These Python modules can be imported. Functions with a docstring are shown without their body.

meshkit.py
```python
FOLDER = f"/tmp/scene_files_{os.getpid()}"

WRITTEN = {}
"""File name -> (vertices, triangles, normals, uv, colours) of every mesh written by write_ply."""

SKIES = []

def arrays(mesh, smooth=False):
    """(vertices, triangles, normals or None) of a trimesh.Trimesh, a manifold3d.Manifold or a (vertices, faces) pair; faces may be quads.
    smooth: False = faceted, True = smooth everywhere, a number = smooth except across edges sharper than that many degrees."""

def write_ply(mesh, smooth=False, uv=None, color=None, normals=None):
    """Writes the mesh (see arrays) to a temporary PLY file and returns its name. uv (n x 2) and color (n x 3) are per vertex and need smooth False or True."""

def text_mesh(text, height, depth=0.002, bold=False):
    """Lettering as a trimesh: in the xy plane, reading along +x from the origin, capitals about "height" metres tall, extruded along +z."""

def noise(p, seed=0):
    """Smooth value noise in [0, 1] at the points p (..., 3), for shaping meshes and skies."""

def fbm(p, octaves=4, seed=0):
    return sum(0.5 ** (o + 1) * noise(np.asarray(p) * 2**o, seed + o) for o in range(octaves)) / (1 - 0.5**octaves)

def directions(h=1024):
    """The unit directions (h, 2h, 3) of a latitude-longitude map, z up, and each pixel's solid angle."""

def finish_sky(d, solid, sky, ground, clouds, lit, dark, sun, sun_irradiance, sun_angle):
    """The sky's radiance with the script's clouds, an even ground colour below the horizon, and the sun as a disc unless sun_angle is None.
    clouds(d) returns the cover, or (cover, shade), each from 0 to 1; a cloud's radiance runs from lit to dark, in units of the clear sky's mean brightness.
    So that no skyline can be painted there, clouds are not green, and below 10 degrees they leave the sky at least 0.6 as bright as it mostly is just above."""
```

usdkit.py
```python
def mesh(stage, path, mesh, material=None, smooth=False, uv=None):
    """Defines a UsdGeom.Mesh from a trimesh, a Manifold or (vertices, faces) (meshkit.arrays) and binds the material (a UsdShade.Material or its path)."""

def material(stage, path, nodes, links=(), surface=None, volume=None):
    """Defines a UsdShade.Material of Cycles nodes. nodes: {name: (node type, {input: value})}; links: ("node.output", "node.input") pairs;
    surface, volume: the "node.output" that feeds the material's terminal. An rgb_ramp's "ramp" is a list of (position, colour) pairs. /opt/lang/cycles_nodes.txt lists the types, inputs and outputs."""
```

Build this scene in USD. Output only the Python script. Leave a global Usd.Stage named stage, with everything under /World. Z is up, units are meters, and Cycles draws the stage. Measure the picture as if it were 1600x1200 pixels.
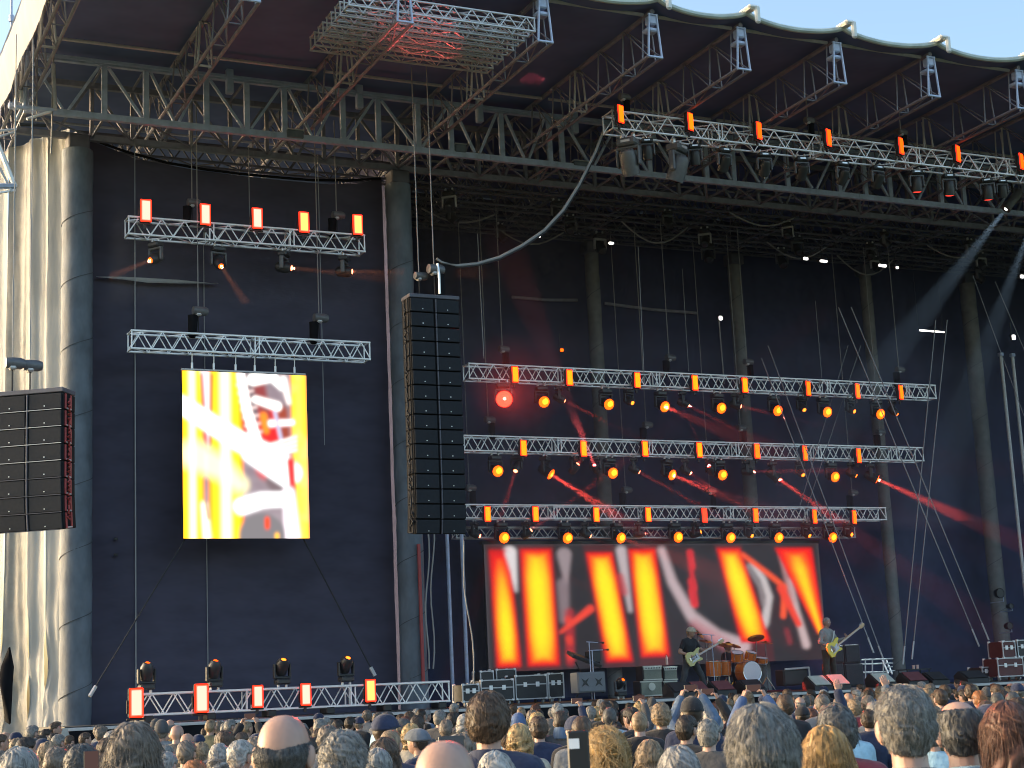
import math, random
import numpy as np
import trimesh
import manifold3d as m3
import usdkit
from meshkit import noise, fbm
from pxr import Usd, UsdGeom, UsdLux, UsdShade, Sdf, Gf, Vt

stage = Usd.Stage.CreateInMemory()
UsdGeom.SetStageUpAxis(stage, 'Z')
UsdGeom.SetStageMetersPerUnit(stage, 1.0)
stage.SetDefaultPrim(UsdGeom.Xform.Define(stage, '/World').GetPrim())
UsdGeom.Scope.Define(stage, '/World/Looks')
rnd = random.Random(7)

# ---------------------------------------------------------------- camera, sky, sun, exposure
FPX, PITCH, ROLL, YAW = 2565.12, 0.1873, -0.04605, 0.44258
EYE = np.array([0.0, 0.0, 1.82])
EXPOSURE = 1.95
fw = np.array([math.sin(YAW) * math.cos(PITCH), math.cos(YAW) * math.cos(PITCH), math.sin(PITCH)])
r0 = np.array([math.cos(YAW), -math.sin(YAW), 0.0])
u0 = np.cross(r0, fw)
cr = r0 * math.cos(ROLL) + u0 * math.sin(ROLL)
cu = -r0 * math.sin(ROLL) + u0 * math.cos(ROLL)
cam = UsdGeom.Camera.Define(stage, '/World/camera')
mt = Gf.Matrix4d(*[float(v) for v in (*cr, 0, *cu, 0, *(-fw), 0, *EYE, 1)])
cam.AddTransformOp().Set(mt)
cam.CreateHorizontalApertureAttr(36.0)
cam.CreateVerticalApertureAttr(27.0)
cam.CreateFocalLengthAttr(36.0 * FPX / 1600.0)
cam.CreateClippingRangeAttr(Gf.Vec2f(0.1, 5000.0))
cam.CreateExposureAttr(EXPOSURE)
cam.CreateFStopAttr(10.0)
cam.CreateFocusDistanceAttr(40.0)

SUN_DIR = np.array([-0.8, 0.6, 0.15]); SUN_DIR /= np.linalg.norm(SUN_DIR)
sun = UsdLux.DistantLight.Define(stage, '/World/sun')
sun.CreateIntensityAttr(0.13)
sun.CreateAngleAttr(24.0)
sun.CreateColorAttr(Gf.Vec3f(1.0, 0.9, 0.79))
sun.GetPrim().CreateAttribute('inputs:normalize', Sdf.ValueTypeNames.Bool).Set(True)
zax = SUN_DIR
xax = np.cross([0, 0, 1.0], zax); xax /= np.linalg.norm(xax)
yax = np.cross(zax, xax)
UsdGeom.Xformable(sun).AddTransformOp().Set(Gf.Matrix4d(*[float(v) for v in (*xax, 0, *yax, 0, *zax, 0, 0, 0, 60, 1)]))
sky = UsdLux.DomeLight.Define(stage, '/World/sky')
skym = usdkit.material(stage, '/World/Looks/sky_air', {
    's': ('sky_texture', {'sky_type': 'single_scattering', 'sun_disc': False, 'sun_elevation': float(math.asin(SUN_DIR[2])),
                          'sun_rotation': float(math.atan2(SUN_DIR[0], SUN_DIR[1])), 'altitude': 100.0, 'air_density': 1.0, 'aerosol_density': 3.6, 'ozone_density': 1.6}),
    'b': ('background_shader', {'strength': 0.15})}, [('s.color', 'b.color')], surface='b.background')
UsdShade.MaterialBindingAPI.Apply(sky.GetPrim()).Bind(skym)
EM = 1.0 / 2 ** EXPOSURE          # an emission of EM shows as full white
BEAM = 2200.0
HAZE = 0.0004
SMOKE = 0.006


def ray(u, v):
    return fw + cr * (u - 800) / FPX - cu * (v - 600) / FPX


def at(u, v, y=None, z=None, x=None, d=None):
    """The point seen at photo pixel (u, v) on a plane of the place, or at depth d."""
    r = ray(u, v)
    t = d if d is not None else (y / r[1] if y is not None else ((z - EYE[2]) / r[2] if z is not None else x / r[0]))
    return EYE + r * t


# ---------------------------------------------------------------- materials
def mat(name, color, rough=0.6, metal=0.0, var=0.0, vscale=6.0, bump=0.0, bscale=40.0, spec=0.5, stretch=(1, 1, 1), sheen=0.0, rand=0.0, trans=0.0):
    p = '/World/Looks/' + name
    c = np.asarray(color, float)
    nodes = {'p': ('principled_bsdf', {'base_color': tuple(c), 'roughness': rough, 'metallic': metal, 'specular_ior_level': spec, 'sheen_weight': sheen})}
    links = []
    if var or bump:
        nodes['tc'] = ('texture_coordinate', {})
        nodes['mp'] = ('mapping', {'scale': stretch})
        links.append(('tc.object', 'mp.vector'))
    src = None
    if var:
        nodes['n'] = ('noise_texture', {'scale': vscale, 'detail': 5.0, 'roughness': 0.6})
        nodes['r'] = ('rgb_ramp', {'ramp': [(0.25, tuple(c * (1 - var))), (0.5, tuple(c)), (0.78, tuple(np.minimum(c * (1 + var), 0.95)))]})
        links += [('mp.vector', 'n.vector'), ('n.fac', 'r.fac')]
        src = 'r.color'
    if rand:
        nodes['oi'] = ('object_info', {})
        nodes['mr'] = ('map_range', {'from_min': 0.0, 'from_max': 1.0, 'to_min': 1 - rand, 'to_max': 1 + rand})
        nodes['h'] = ('hsv', {'color': tuple(c)})
        links += [('oi.random', 'mr.value'), ('mr.result', 'h.value')]
        if src:
            links.append((src, 'h.color'))
        src = 'h.color'
    if src:
        links.append((src, 'p.base_color'))
    if bump:
        nodes['bn'] = ('noise_texture', {'scale': bscale, 'detail': 4.0})
        nodes['bp'] = ('bump', {'strength': bump, 'distance': 0.02})
        links += [('mp.vector', 'bn.vector'), ('bn.fac', 'bp.height'), ('bp.normal', 'p.normal')]
    surf = 'p.BSDF'
    if trans:
        nodes['tr'] = ('translucent_bsdf', {'color': tuple(c)})
        nodes['mx'] = ('mix_closure', {'fac': trans})
        links += [('p.BSDF', 'mx.closure1'), ('tr.BSDF', 'mx.closure2')]
        surf = 'mx.closure'
    return usdkit.material(stage, p, nodes, links, surface=surf)


def lamp(name, color, strength):
    return usdkit.material(stage, '/World/Looks/' + name, {'e': ('emission', {'color': color, 'strength': strength * EM})}, [], surface='e.emission')


def screen_mat(name, strength):
    return usdkit.material(stage, '/World/Looks/' + name, {'a': ('attribute', {'attribute': 'picture'}), 'e': ('emission', {'strength': strength * EM}),
                           'g': ('glossy_bsdf', {'color': (0.03, 0.03, 0.03), 'roughness': 0.5}), 'x': ('add_closure', {})},
                           [('a.color', 'e.color'), ('e.emission', 'x.closure1'), ('g.BSDF', 'x.closure2')], surface='x.closure')


def hair_mat(name, color, rough=0.5):
    c = np.asarray(color, float)
    return usdkit.material(stage, '/World/Looks/' + name, {
        'a': ('attribute', {'attribute': 'tone'}),
        'r': ('rgb_ramp', {'ramp': [(0.1, tuple(c * 0.5)), (0.5, tuple(c)), (0.9, tuple(np.minimum(c * 1.45 + 0.004, 0.9)))]}),
        'p': ('principled_bsdf', {'roughness': rough, 'specular_ior_level': 0.35})},
        [('a.fac', 'r.fac'), ('r.color', 'p.base_color')], surface='p.BSDF')


M = {}
M['grass'] = mat('grass_field', (0.05, 0.075, 0.03), 0.95, var=0.5, vscale=1.5, bump=0.6, bscale=60)
M['deck'] = mat('stage_deck_board', (0.035, 0.034, 0.036), 0.55, var=0.3, vscale=2, bump=0.1)
M['skirt'] = mat('black_stage_skirt', (0.009, 0.009, 0.012), 0.95, var=0.35, vscale=3, bump=0.25, bscale=12, spec=0.2)
M['scrim'] = mat('black_mesh_scrim', (0.074, 0.069, 0.1), 0.95, var=0.22, vscale=1.2, bump=0.2, bscale=9, spec=0.15, stretch=(0.6, 1, 1.6))
M['drape'] = mat('black_back_drape', (0.046, 0.049, 0.098), 0.95, var=0.3, vscale=0.8, bump=0.2, bscale=7, spec=0.15)
M['canopy'] = mat('black_roof_membrane', (0.13, 0.165, 0.32), 0.8, var=0.2, vscale=0.9, bump=0.1, bscale=6, spec=0.25)
M['canopy_edge'] = mat('pale_roof_edge', (0.42, 0.46, 0.42), 0.6, var=0.25, vscale=3)
M['cap'] = mat('white_edge_cap', (0.6, 0.6, 0.57), 0.5, var=0.06, vscale=8)
M['tarp_white'] = mat('white_side_tarp', (0.47, 0.47, 0.46), 0.6, var=0.15, vscale=1.6, bump=0.6, bscale=8, stretch=(1, 1, 0.4), trans=0.25)
M['tarp_grey'] = mat('grey_side_tarp', (0.3, 0.29, 0.27), 0.5, var=0.3, vscale=2.2, bump=0.5, bscale=5, trans=0.2)
M['tarp_foil'] = mat('grey_crumpled_tarp', (0.3, 0.29, 0.26), 0.35, var=0.35, vscale=4, bump=0.6, bscale=8, spec=0.7)
M['sleeve'] = mat('grey_tower_sleeve', (0.12, 0.14, 0.17), 0.6, var=0.4, vscale=2.6, bump=0.5, bscale=7, stretch=(1, 1, 0.5), spec=0.35)
M['sleeve_rear'] = mat('dull_rear_tower_sleeve', (0.17, 0.165, 0.16), 0.7, var=0.25, vscale=3, bump=0.1)
M['seam'] = mat('dark_sleeve_seam', (0.05, 0.055, 0.065), 0.8)
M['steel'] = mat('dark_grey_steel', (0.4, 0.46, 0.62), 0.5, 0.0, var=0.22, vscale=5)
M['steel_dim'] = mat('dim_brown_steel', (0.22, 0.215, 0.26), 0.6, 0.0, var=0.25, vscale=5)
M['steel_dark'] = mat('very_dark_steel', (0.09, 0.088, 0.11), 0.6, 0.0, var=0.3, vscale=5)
M['alu'] = mat('bright_aluminium', (0.82, 0.81, 0.82), 0.36, 0.35, var=0.1, vscale=9)
M['alu_dim'] = mat('dull_aluminium', (0.5, 0.49, 0.5), 0.45, 0.3, var=0.15, vscale=9)
M['black'] = mat('black_painted_metal', (0.02, 0.02, 0.022), 0.45, 0.0, var=0.3, vscale=9)
M['housing'] = mat('black_lamp_housing', (0.03, 0.03, 0.033), 0.4, var=0.2, vscale=12)
M['housing_grey'] = mat('grey_lamp_yoke', (0.12, 0.12, 0.13), 0.4, var=0.2, vscale=12)
M['speaker'] = mat('dark_speaker_grille', (0.024, 0.026, 0.032), 0.85, spec=0.25, var=0.15, vscale=20, bump=0.3, bscale=220)
M['speaker_side'] = mat('black_speaker_side', (0.01, 0.01, 0.012), 0.7, spec=0.2)
M['badge'] = mat('silver_badge', (0.75, 0.75, 0.77), 0.3, 0.6)
M['red_cable'] = mat('dull_red_cable', (0.35, 0.05, 0.05), 0.5, var=0.2)
M['cable'] = mat('grey_cable', (0.27, 0.26, 0.26), 0.6)
M['cable_dark'] = mat('dark_cable', (0.018, 0.018, 0.022), 0.7)
M['wire'] = mat('steel_wire_rope', (0.24, 0.24, 0.25), 0.5, 0.4)
M['case'] = mat('black_flight_case', (0.025, 0.024, 0.026), 0.5, var=0.2)
M['case_red'] = mat('dark_red_flight_case', (0.09, 0.02, 0.022), 0.5, var=0.2)
M['amp_cloth'] = mat('grey_green_amp_cloth', (0.2, 0.21, 0.17), 0.9, var=0.12, vscale=30, bump=0.2, bscale=150)
M['amp_grey'] = mat('mid_grey_cabinet_cloth', (0.17, 0.175, 0.19), 0.85, var=0.12, vscale=30)
M['amp_pale'] = mat('pale_amp_panel', (0.5, 0.5, 0.44), 0.6)
M['wedge'] = mat('black_wedge_box', (0.03, 0.029, 0.032), 0.6, var=0.2)
M['wedge_pale'] = mat('pale_wedge_grille', (0.5, 0.5, 0.43), 0.7, var=0.15)
M['wedge_red'] = mat('dull_red_wedge_grille', (0.16, 0.05, 0.055), 0.7, var=0.15)
M['drum'] = mat('orange_drum_shell', (0.62, 0.16, 0.03), 0.25, var=0.15, vscale=5)
M['drumhead'] = mat('pale_drum_head', (0.78, 0.7, 0.72), 0.5)
M['chrome'] = mat('chrome_hardware', (0.75, 0.75, 0.77), 0.18, 0.95)
M['cymbal'] = mat('dark_bronze_cymbal', (0.22, 0.13, 0.07), 0.3, 0.8)
M['gtr_yellow'] = mat('yellow_guitar_body', (0.75, 0.58, 0.06), 0.25)
M['gtr_olive'] = mat('pale_gold_guitar_body', (0.52, 0.46, 0.2), 0.25)
M['maple'] = mat('maple_neck', (0.6, 0.38, 0.2), 0.4)
M['pink_plastic'] = mat('pale_pink_plastic', (0.7, 0.45, 0.38), 0.5)
M['red_plastic'] = mat('red_plastic', (0.55, 0.04, 0.04), 0.4)
M['skin'] = mat('fair_skin', (0.36, 0.21, 0.155), 0.5, var=0.1, vscale=18, spec=0.35, bump=0.06, bscale=120)
M['skin_pink'] = mat('pink_skin', (0.37, 0.225, 0.175), 0.45, var=0.1, vscale=16, spec=0.4, bump=0.06, bscale=120)
M['eye'] = mat('eye_white', (0.7, 0.68, 0.65), 0.2)
M['phone'] = mat('black_phone_case', (0.012, 0.012, 0.014), 0.35)
M['paper'] = mat('white_sticker', (0.75, 0.77, 0.8), 0.7)
CLOTH = {'navy': (0.022, 0.03, 0.065), 'black': (0.02, 0.02, 0.024), 'blue': (0.07, 0.11, 0.22), 'sky': (0.3, 0.46, 0.56), 'denim': (0.09, 0.13, 0.2), 'maroon': (0.18, 0.03, 0.045),
         'grey': (0.2, 0.2, 0.21), 'charcoal': (0.06, 0.06, 0.065), 'white': (0.66, 0.65, 0.65), 'olive': (0.1, 0.1, 0.065), 'pink': (0.55, 0.3, 0.32), 'beige': (0.42, 0.36, 0.28), 'slate': (0.11, 0.125, 0.15), 'tee': (0.028, 0.026, 0.03), 'shirt': (0.27, 0.275, 0.26), 'trouser_green': (0.05, 0.06, 0.05)}
for k, c in CLOTH.items():
    M['cloth_' + k] = mat(k + '_cloth', c, 0.9, var=0.25, vscale=9, bump=0.35, bscale=26, spec=0.2, sheen=0.15)
HAIR = {'brown': (0.1, 0.062, 0.04), 'darkbrown': (0.05, 0.034, 0.025), 'grey': (0.25, 0.235, 0.22), 'silver': (0.34, 0.325, 0.31), 'darkgrey': (0.1, 0.095, 0.092), 'blond': (0.5, 0.33, 0.15),
        'golden': (0.48, 0.28, 0.1), 'auburn': (0.15, 0.06, 0.035), 'sandy': (0.3, 0.21, 0.13), 'white': (0.46, 0.43, 0.4), 'ash': (0.2, 0.16, 0.13), 'ginger': (0.36, 0.14, 0.05)}
for k, c in HAIR.items():
    c = HAIR[k] = tuple(q * .62 for q in c)
    M['hair_' + k] = hair_mat(k + '_hair', c)

# ---------------------------------------------------------------- object helpers
used = {}


def numbered(path):
    n = used.get(path, 0)
    used[path] = n + 1
    return path if n == 0 else f'{path}_{n:03d}'


def setdata(prim, **kw):
    for k, v in kw.items():
        if v:
            prim.SetCustomDataByKey(k, v)


class Thing:
    def __init__(self, prim, org=(0, 0, 0), rot=None):
        self.prim, self.org, self.rot = prim, np.asarray(org, float), rot
        self.path = str(prim.GetPath())


def thing(name, label, cat, loc=(0, 0, 0), rz=0.0, group=None, kind=None, scale=None, R=None):
    x = UsdGeom.Xform.Define(stage, numbered('/World/' + name))
    if R is not None:
        m = Gf.Matrix4d(*[float(v) for v in (*R[:, 0], 0, *R[:, 1], 0, *R[:, 2], 0, *loc, 1)])
        x.AddTransformOp().Set(m)
    else:
        x.AddTranslateOp().Set(Gf.Vec3d(*map(float, loc)))
        if rz:
            x.AddRotateZOp().Set(math.degrees(rz))
        if scale is not None:
            x.AddScaleOp().Set(Gf.Vec3f(*map(float, scale if np.ndim(scale) else (scale,) * 3)))
    setdata(x.GetPrim(), label=label, category=cat, group=group, kind=kind)
    return Thing(x.GetPrim(), loc)


def copy_of(src, name, label, loc, rz=0.0, group=None, scale=None, cat=None, R=None):
    t = thing(name, label, cat or src.prim.GetCustomDataByKey('category'), loc, rz, group, scale=scale, R=R)
    t.prim.GetReferences().AddInternalReference(src.prim.GetPath())
    t.prim.SetInstanceable(True)
    return t


class MB:
    """Collects pieces into one mesh."""
    def __init__(self):
        self.v, self.f, self.n = [], [], 0

    def add(self, v, f):
        v, f = np.asarray(v, float), np.asarray(f, int)
        if f.shape[1] == 4:
            f = np.vstack([f[:, [0, 1, 2]], f[:, [0, 2, 3]]])
        self.v.append(v); self.f.append(f + self.n); self.n += len(v)
        return self

    def box(self, c, s, R=None):
        v = np.array([[x, y, z] for x in (-.5, .5) for y in (-.5, .5) for z in (-.5, .5)]) * np.asarray(s)
        if R is not None:
            v = v @ np.asarray(R).T
        return self.add(v + c, [[0, 1, 3, 2], [4, 6, 7, 5], [0, 4, 5, 1], [2, 3, 7, 6], [0, 2, 6, 4], [1, 5, 7, 3]])

    def cbox(self, c, s, b=0.02, R=None):
        s = np.asarray(s, float) / 2
        b = min(b, 0.45 * s.min() * 2)
        pts = []
        for sx in (-1, 1):
            for sy in (-1, 1):
                for sz in (-1, 1):
                    k = np.array([sx, sy, sz])
                    for a in range(3):
                        q = k * s
                        for o in range(3):
                            if o != a:
                                q[o] -= k[o] * b
                        pts.append(q)
        h = trimesh.convex.convex_hull(np.array(pts))
        v = np.array(h.vertices)
        if R is not None:
            v = v @ np.asarray(R).T
        return self.add(v + c, h.faces)

    def hull(self, pts):
        h = trimesh.convex.convex_hull(np.asarray(pts, float))
        return self.add(h.vertices, h.faces)

    def tube(self, pts, r, n=5, caps=True):
        p = np.asarray(pts, float)
        t = np.gradient(p, axis=0)
        t /= np.linalg.norm(t, axis=1, keepdims=True) + 1e-12
        ref = np.array([0, 0, 1.0]) if abs(t[0][2]) < 0.9 else np.array([1.0, 0, 0])
        a = np.cross(t, ref); a /= np.linalg.norm(a, axis=1, keepdims=True) + 1e-12
        b = np.cross(t, a)
        ang = np.arange(n) * 2 * np.pi / n + np.pi / n
        rr = np.broadcast_to(r, (len(p),))[:, None, None]
        v = p[:, None] + rr * (np.cos(ang)[None, :, None] * a[:, None] + np.sin(ang)[None, :, None] * b[:, None])
        f = []
        for i in range(len(p) - 1):
            for j in range(n):
                f.append([i * n + j, i * n + (j + 1) % n, (i + 1) * n + (j + 1) % n, (i + 1) * n + j])
        f = np.array(f)
        tri = np.vstack([f[:, [0, 1, 2]], f[:, [0, 2, 3]]])
        if caps:
            e = (len(p) - 1) * n
            tri = np.vstack([tri, [[0, j + 1, j] for j in range(1, n - 1)], [[e, e + j, e + j + 1] for j in range(1, n - 1)]])
        return self.add(v.reshape(-1, 3), tri)

    def lathe(self, prof, o, axis, n=14):
        """prof: (radius, distance along axis)."""
        ax = np.asarray(axis, float); ax = ax / np.linalg.norm(ax)
        ref = np.array([0, 0, 1.0]) if abs(ax[2]) < 0.9 else np.array([1.0, 0, 0])
        a = np.cross(ax, ref); a /= np.linalg.norm(a); b = np.cross(ax, a)
        ang = np.arange(n) * 2 * np.pi / n
        ring = np.cos(ang)[:, None] * a + np.sin(ang)[:, None] * b
        v = np.concatenate([np.asarray(o) + ax * t + ring * max(r, 1e-4) for r, t in prof])
        f = [[i * n + j, i * n + (j + 1) % n, (i + 1) * n + (j + 1) % n, (i + 1) * n + j] for i in range(len(prof) - 1) for j in range(n)]
        f = np.array(f)
        tri = np.vstack([f[:, [0, 1, 2]], f[:, [0, 2, 3]]])
        e = (len(prof) - 1) * n
        tri = np.vstack([tri, [[0, j + 1, j] for j in range(1, n - 1)], [[e, e + j, e + j + 1] for j in range(1, n - 1)]])
        return self.add(v, tri)

    def grid(self, P):
        """P: (rows, columns, 3)."""
        a, b = P.shape[:2]
        i, j = np.meshgrid(np.arange(a - 1), np.arange(b - 1), indexing='ij')
        q = np.stack([i * b + j, i * b + j + 1, (i + 1) * b + j + 1, (i + 1) * b + j], -1).reshape(-1, 4)
        return self.add(P.reshape(-1, 3), q)

    def build(self, name, m, parent=None, label=None, smooth=False, cat=None, group=None, kind=None, local=False):
        v, f = np.concatenate(self.v), np.concatenate(self.f)
        if parent is not None and not local:
            v = v - parent.org
        path = numbered((parent.path if parent is not None else '/World') + '/' + name)
        mesh = usdkit.mesh(stage, path, trimesh.Trimesh(v, f, process=False), m, smooth=smooth)
        setdata(mesh.GetPrim(), label=label, category=cat, group=group, kind=kind)
        return Thing(mesh.GetPrim(), parent.org if parent is not None else (0, 0, 0))


def ordw(i):
    return ['first', 'second', 'third', 'fourth', 'fifth', 'sixth', 'seventh', 'eighth', 'ninth', 'tenth', 'eleventh', 'twelfth', 'thirteenth', 'fourteenth', 'fifteenth', 'sixteenth', 'seventeenth', 'eighteenth'][i]


def frame_of(d):
    """Columns: side, d, up."""
    d = np.asarray(d, float); d = d / np.linalg.norm(d)
    s = np.cross(d, [0, 0, 1.0]); s /= np.linalg.norm(s)
    return np.stack([s, d, np.cross(s, d)], 1)


def truss(name, label, cat, A, B, w, h, bay, m, group=None, rc=0.028, rb=0.016, joint=3.0, each=True, n=4):
    """Box truss from A to B (centre line): four chords, zigzag braces on four faces, square joint frames."""
    A, B = np.asarray(A, float), np.asarray(B, float)
    L = np.linalg.norm(B - A); d = (B - A) / L
    s = np.cross(d, [0, 0, 1.0]); s /= np.linalg.norm(s); up = np.cross(s, d)
    t = thing(name, label, cat, A, group=group)
    P = lambda k, a, b: A + d * k + s * (a * w / 2) + up * (b * h / 2)
    for a in (-1, 1):
        for b in (-1, 1):
            MB().tube([P(0, a, b), P(L, a, b)], rc, 6).build('chord', m, t)
    nb = max(2, int(round(L / bay)))
    joined = MB()
    def piece(p, q, r, nm='brace'):
        if each:
            MB().tube([p, q], r, n, caps=False).build(nm, m, t)
        else:
            joined.tube([p, q], r, n, caps=False)
    for i in range(nb):
        k0, k1, km = i * L / nb, (i + 1) * L / nb, (i + .5) * L / nb
        for a in (-1, 1):
            piece(P(k0, a, -1), P(km, a, 1), rb); piece(P(km, a, 1), P(k1, a, -1), rb)
        if i % 2 == 0:
            piece(P(k0, -1, 1), P(k1, 1, 1), rb); piece(P(k0, 1, -1), P(k1, -1, -1), rb)
        else:
            piece(P(k0, 1, 1), P(k1, -1, 1), rb)
            piece(P(k0, -1, -1), P(k1, 1, -1), rb)
    ks = [0.02, L - 0.02]
    if joint:
        nj = int(L // joint)
        for j in range(1, nj + 1):
            if L - j * joint > 0.5:
                ks += [j * joint - 0.05, j * joint + 0.05]
    for k in ks:
        f = MB()
        for a in (-1, 1):
            f.tube([P(k, a, -1), P(k, a, 1)], rb * 1.25, 4)
            f.tube([P(k, -1, a), P(k, 1, a)], rb * 1.25, 4)
        f.build('end_frame', m, t)
    if not each:
        joined.build('bracing', m, t)
    return t

# ---------------------------------------------------------------- large structure
LIP, DZ = 35.0, 1.6
g = MB()
gx, gy = np.meshgrid(np.linspace(-400, 600, 41), np.linspace(-300, 900, 49), indexing='xy')
g.grid(np.stack([gx, gy, 0 * gx], -1)).build('ground', M['grass'], kind='structure')

# stage platform
st = thing('stage_platform', 'long black stage platform with cloth skirt and pale front edge', 'stage', (6.1, LIP, 0))
xs = np.linspace(6.1, 46.0, 34)
for i in range(len(xs) - 1):
    for (ya, yb) in ((LIP, 39.5), (39.51, 44.8)):
        MB().box(((xs[i] + xs[i + 1]) / 2, (ya + yb) / 2, DZ - 0.04), (xs[i + 1] - xs[i] - 0.012, yb - ya, 0.08)).build('deck_panel', M['deck'], st)
u = np.linspace(0, 1, 420); zz = np.linspace(0, 1, 9)
U, Z = np.meshgrid(u, zz)
X = 6.1 + U * 39.9
pl = 0.03 * np.sin(X * 7.5 + 1.7 * np.sin(X * 0.9)) * (1.1 - Z) + 0.05 * (noise(np.stack([X * 1.3, Z * 1.5, 0 * X], -1), 3) - .5)
MB().grid(np.stack([X, LIP - 0.06 + pl, Z * (DZ - 0.1) + 0.01], -1)).build('skirt', M['skirt'], st, smooth=True)
for x in np.arange(6.1, 45.5, 3.325):
    MB().cbox((x + 1.66, LIP - 0.03, DZ - 0.06), (3.31, 0.05, 0.07), 0.01).build('edge_strip', M['alu_dim'], st)
MB().hull([(5.75, LIP - 0.5, 0.1), (6.1, LIP - 0.12, 0.1), (6.14, LIP - .12, 1.58), (6.04, LIP - .1, 1.58), (6.6, LIP - .13, 0.1), (6.4, LIP - .5, .1)]).build('corner_flap', M['tarp_foil'], st)

# drapes inside the stage
def curtain(name, label, P0, P1, z0, z1, m, amp=0.05, fold=3.0, seed=0, nu=160, nv=26, ztop=None, cat='curtain', wr=0.02):
    P0, P1 = np.array(P0, float), np.array(P1, float)
    d = P1 - P0; L = np.linalg.norm(d); d /= L; nrm = np.array([-d[1], d[0]])
    U, V = np.meshgrid(np.linspace(0, 1, nu), np.linspace(0, 1, nv))
    zt = np.full_like(U, z1) if ztop is None else np.interp(U, *ztop)
    off = amp * np.sin(U * L * fold + 2 * noise(np.stack([U * L * .5, V * 0, V * 0 + seed], -1), seed)) + wr * 2 * (fbm(np.stack([U * L * 1.2, V * (z1 - z0) * 1.7, 0 * U + seed], -1), 3, seed) - .5)
    XY = P0[:2] + U[..., None] * L * d[:2] + nrm[:2] * off[..., None]
    t = thing(name, label, cat, (P0[0], P0[1], z0))
    MB().grid(np.concatenate([XY, (z0 + V * (zt - z0))[..., None]], -1)).build('cloth', m, t, smooth=True)
    return t

YB = 44.4
bd = curtain('back_drape', 'tall black drape closing the back of the stage', (15.2, YB), (47.5, YB), DZ, 16.95, M['drape'], amp=0.04, fold=2.6, seed=5, nu=420, nv=80, wr=0.09)
for (u0, v0, u1, v1) in ((800, 464, 902, 469), (945, 474, 1088, 489)):
    a, b = at(u0, v0, y=YB - .12), at(u1, v1, y=YB - .12)
    MB().tube([a, (a + b) / 2 + [0, 0, -.04], b], 0.05, 6).build('batten', M['steel_dim'], bd)
curtain('side_drape', 'black side drape on the far flank of the stage', (47.4, YB), (46.2, 36.0), DZ, 16.9, M['drape'], seed=8)
curtain('wing_drape', 'black wing drape running back behind the second tower', (15.35, 38.9), (15.3, YB), DZ,  16.5, M['drape'], seed=9, nu=60)
YS = 38.5
sc = curtain('scrim', 'large black mesh scrim stretched between the two left towers', (7.15, YS), (14.75, YS), DZ, 15.3, M['scrim'], amp=0.012, fold=1.3, seed=2, nu=150, nv=160,
             ztop=([0, .03, .16, .35, .55, .8, .93, 1.0], [15.5, 15.45, 15.12, 14.98, 14.93, 14.93, 15.05, 15.25]), wr=0.03)
for uu, wd in ((211, .012), (320, .01)):
    a = at(uu, 560, y=YS - .06)
    MB().box((a[0], YS - .05, 7.6), (wd * 2, .012, 12.0)).build('seam', M['cable'], sc)
a = np.array([at(x, y, y=YS - .09) for x, y in ((150, 433), (190, 435.5), (230, 439), (280, 441), (340, 444))])
wd = [.015, .05, .075, .06, .01]
MB().grid(np.stack([a + [[0, 0, w] for w in wd], a + [[0, -.02, 0]] * 5, a - [[0, .12, w] for w in wd]], 0)).build('pale_fold', M['tarp_white'], sc)  # white strip paints the light caught by a fold of the scrim
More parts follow.
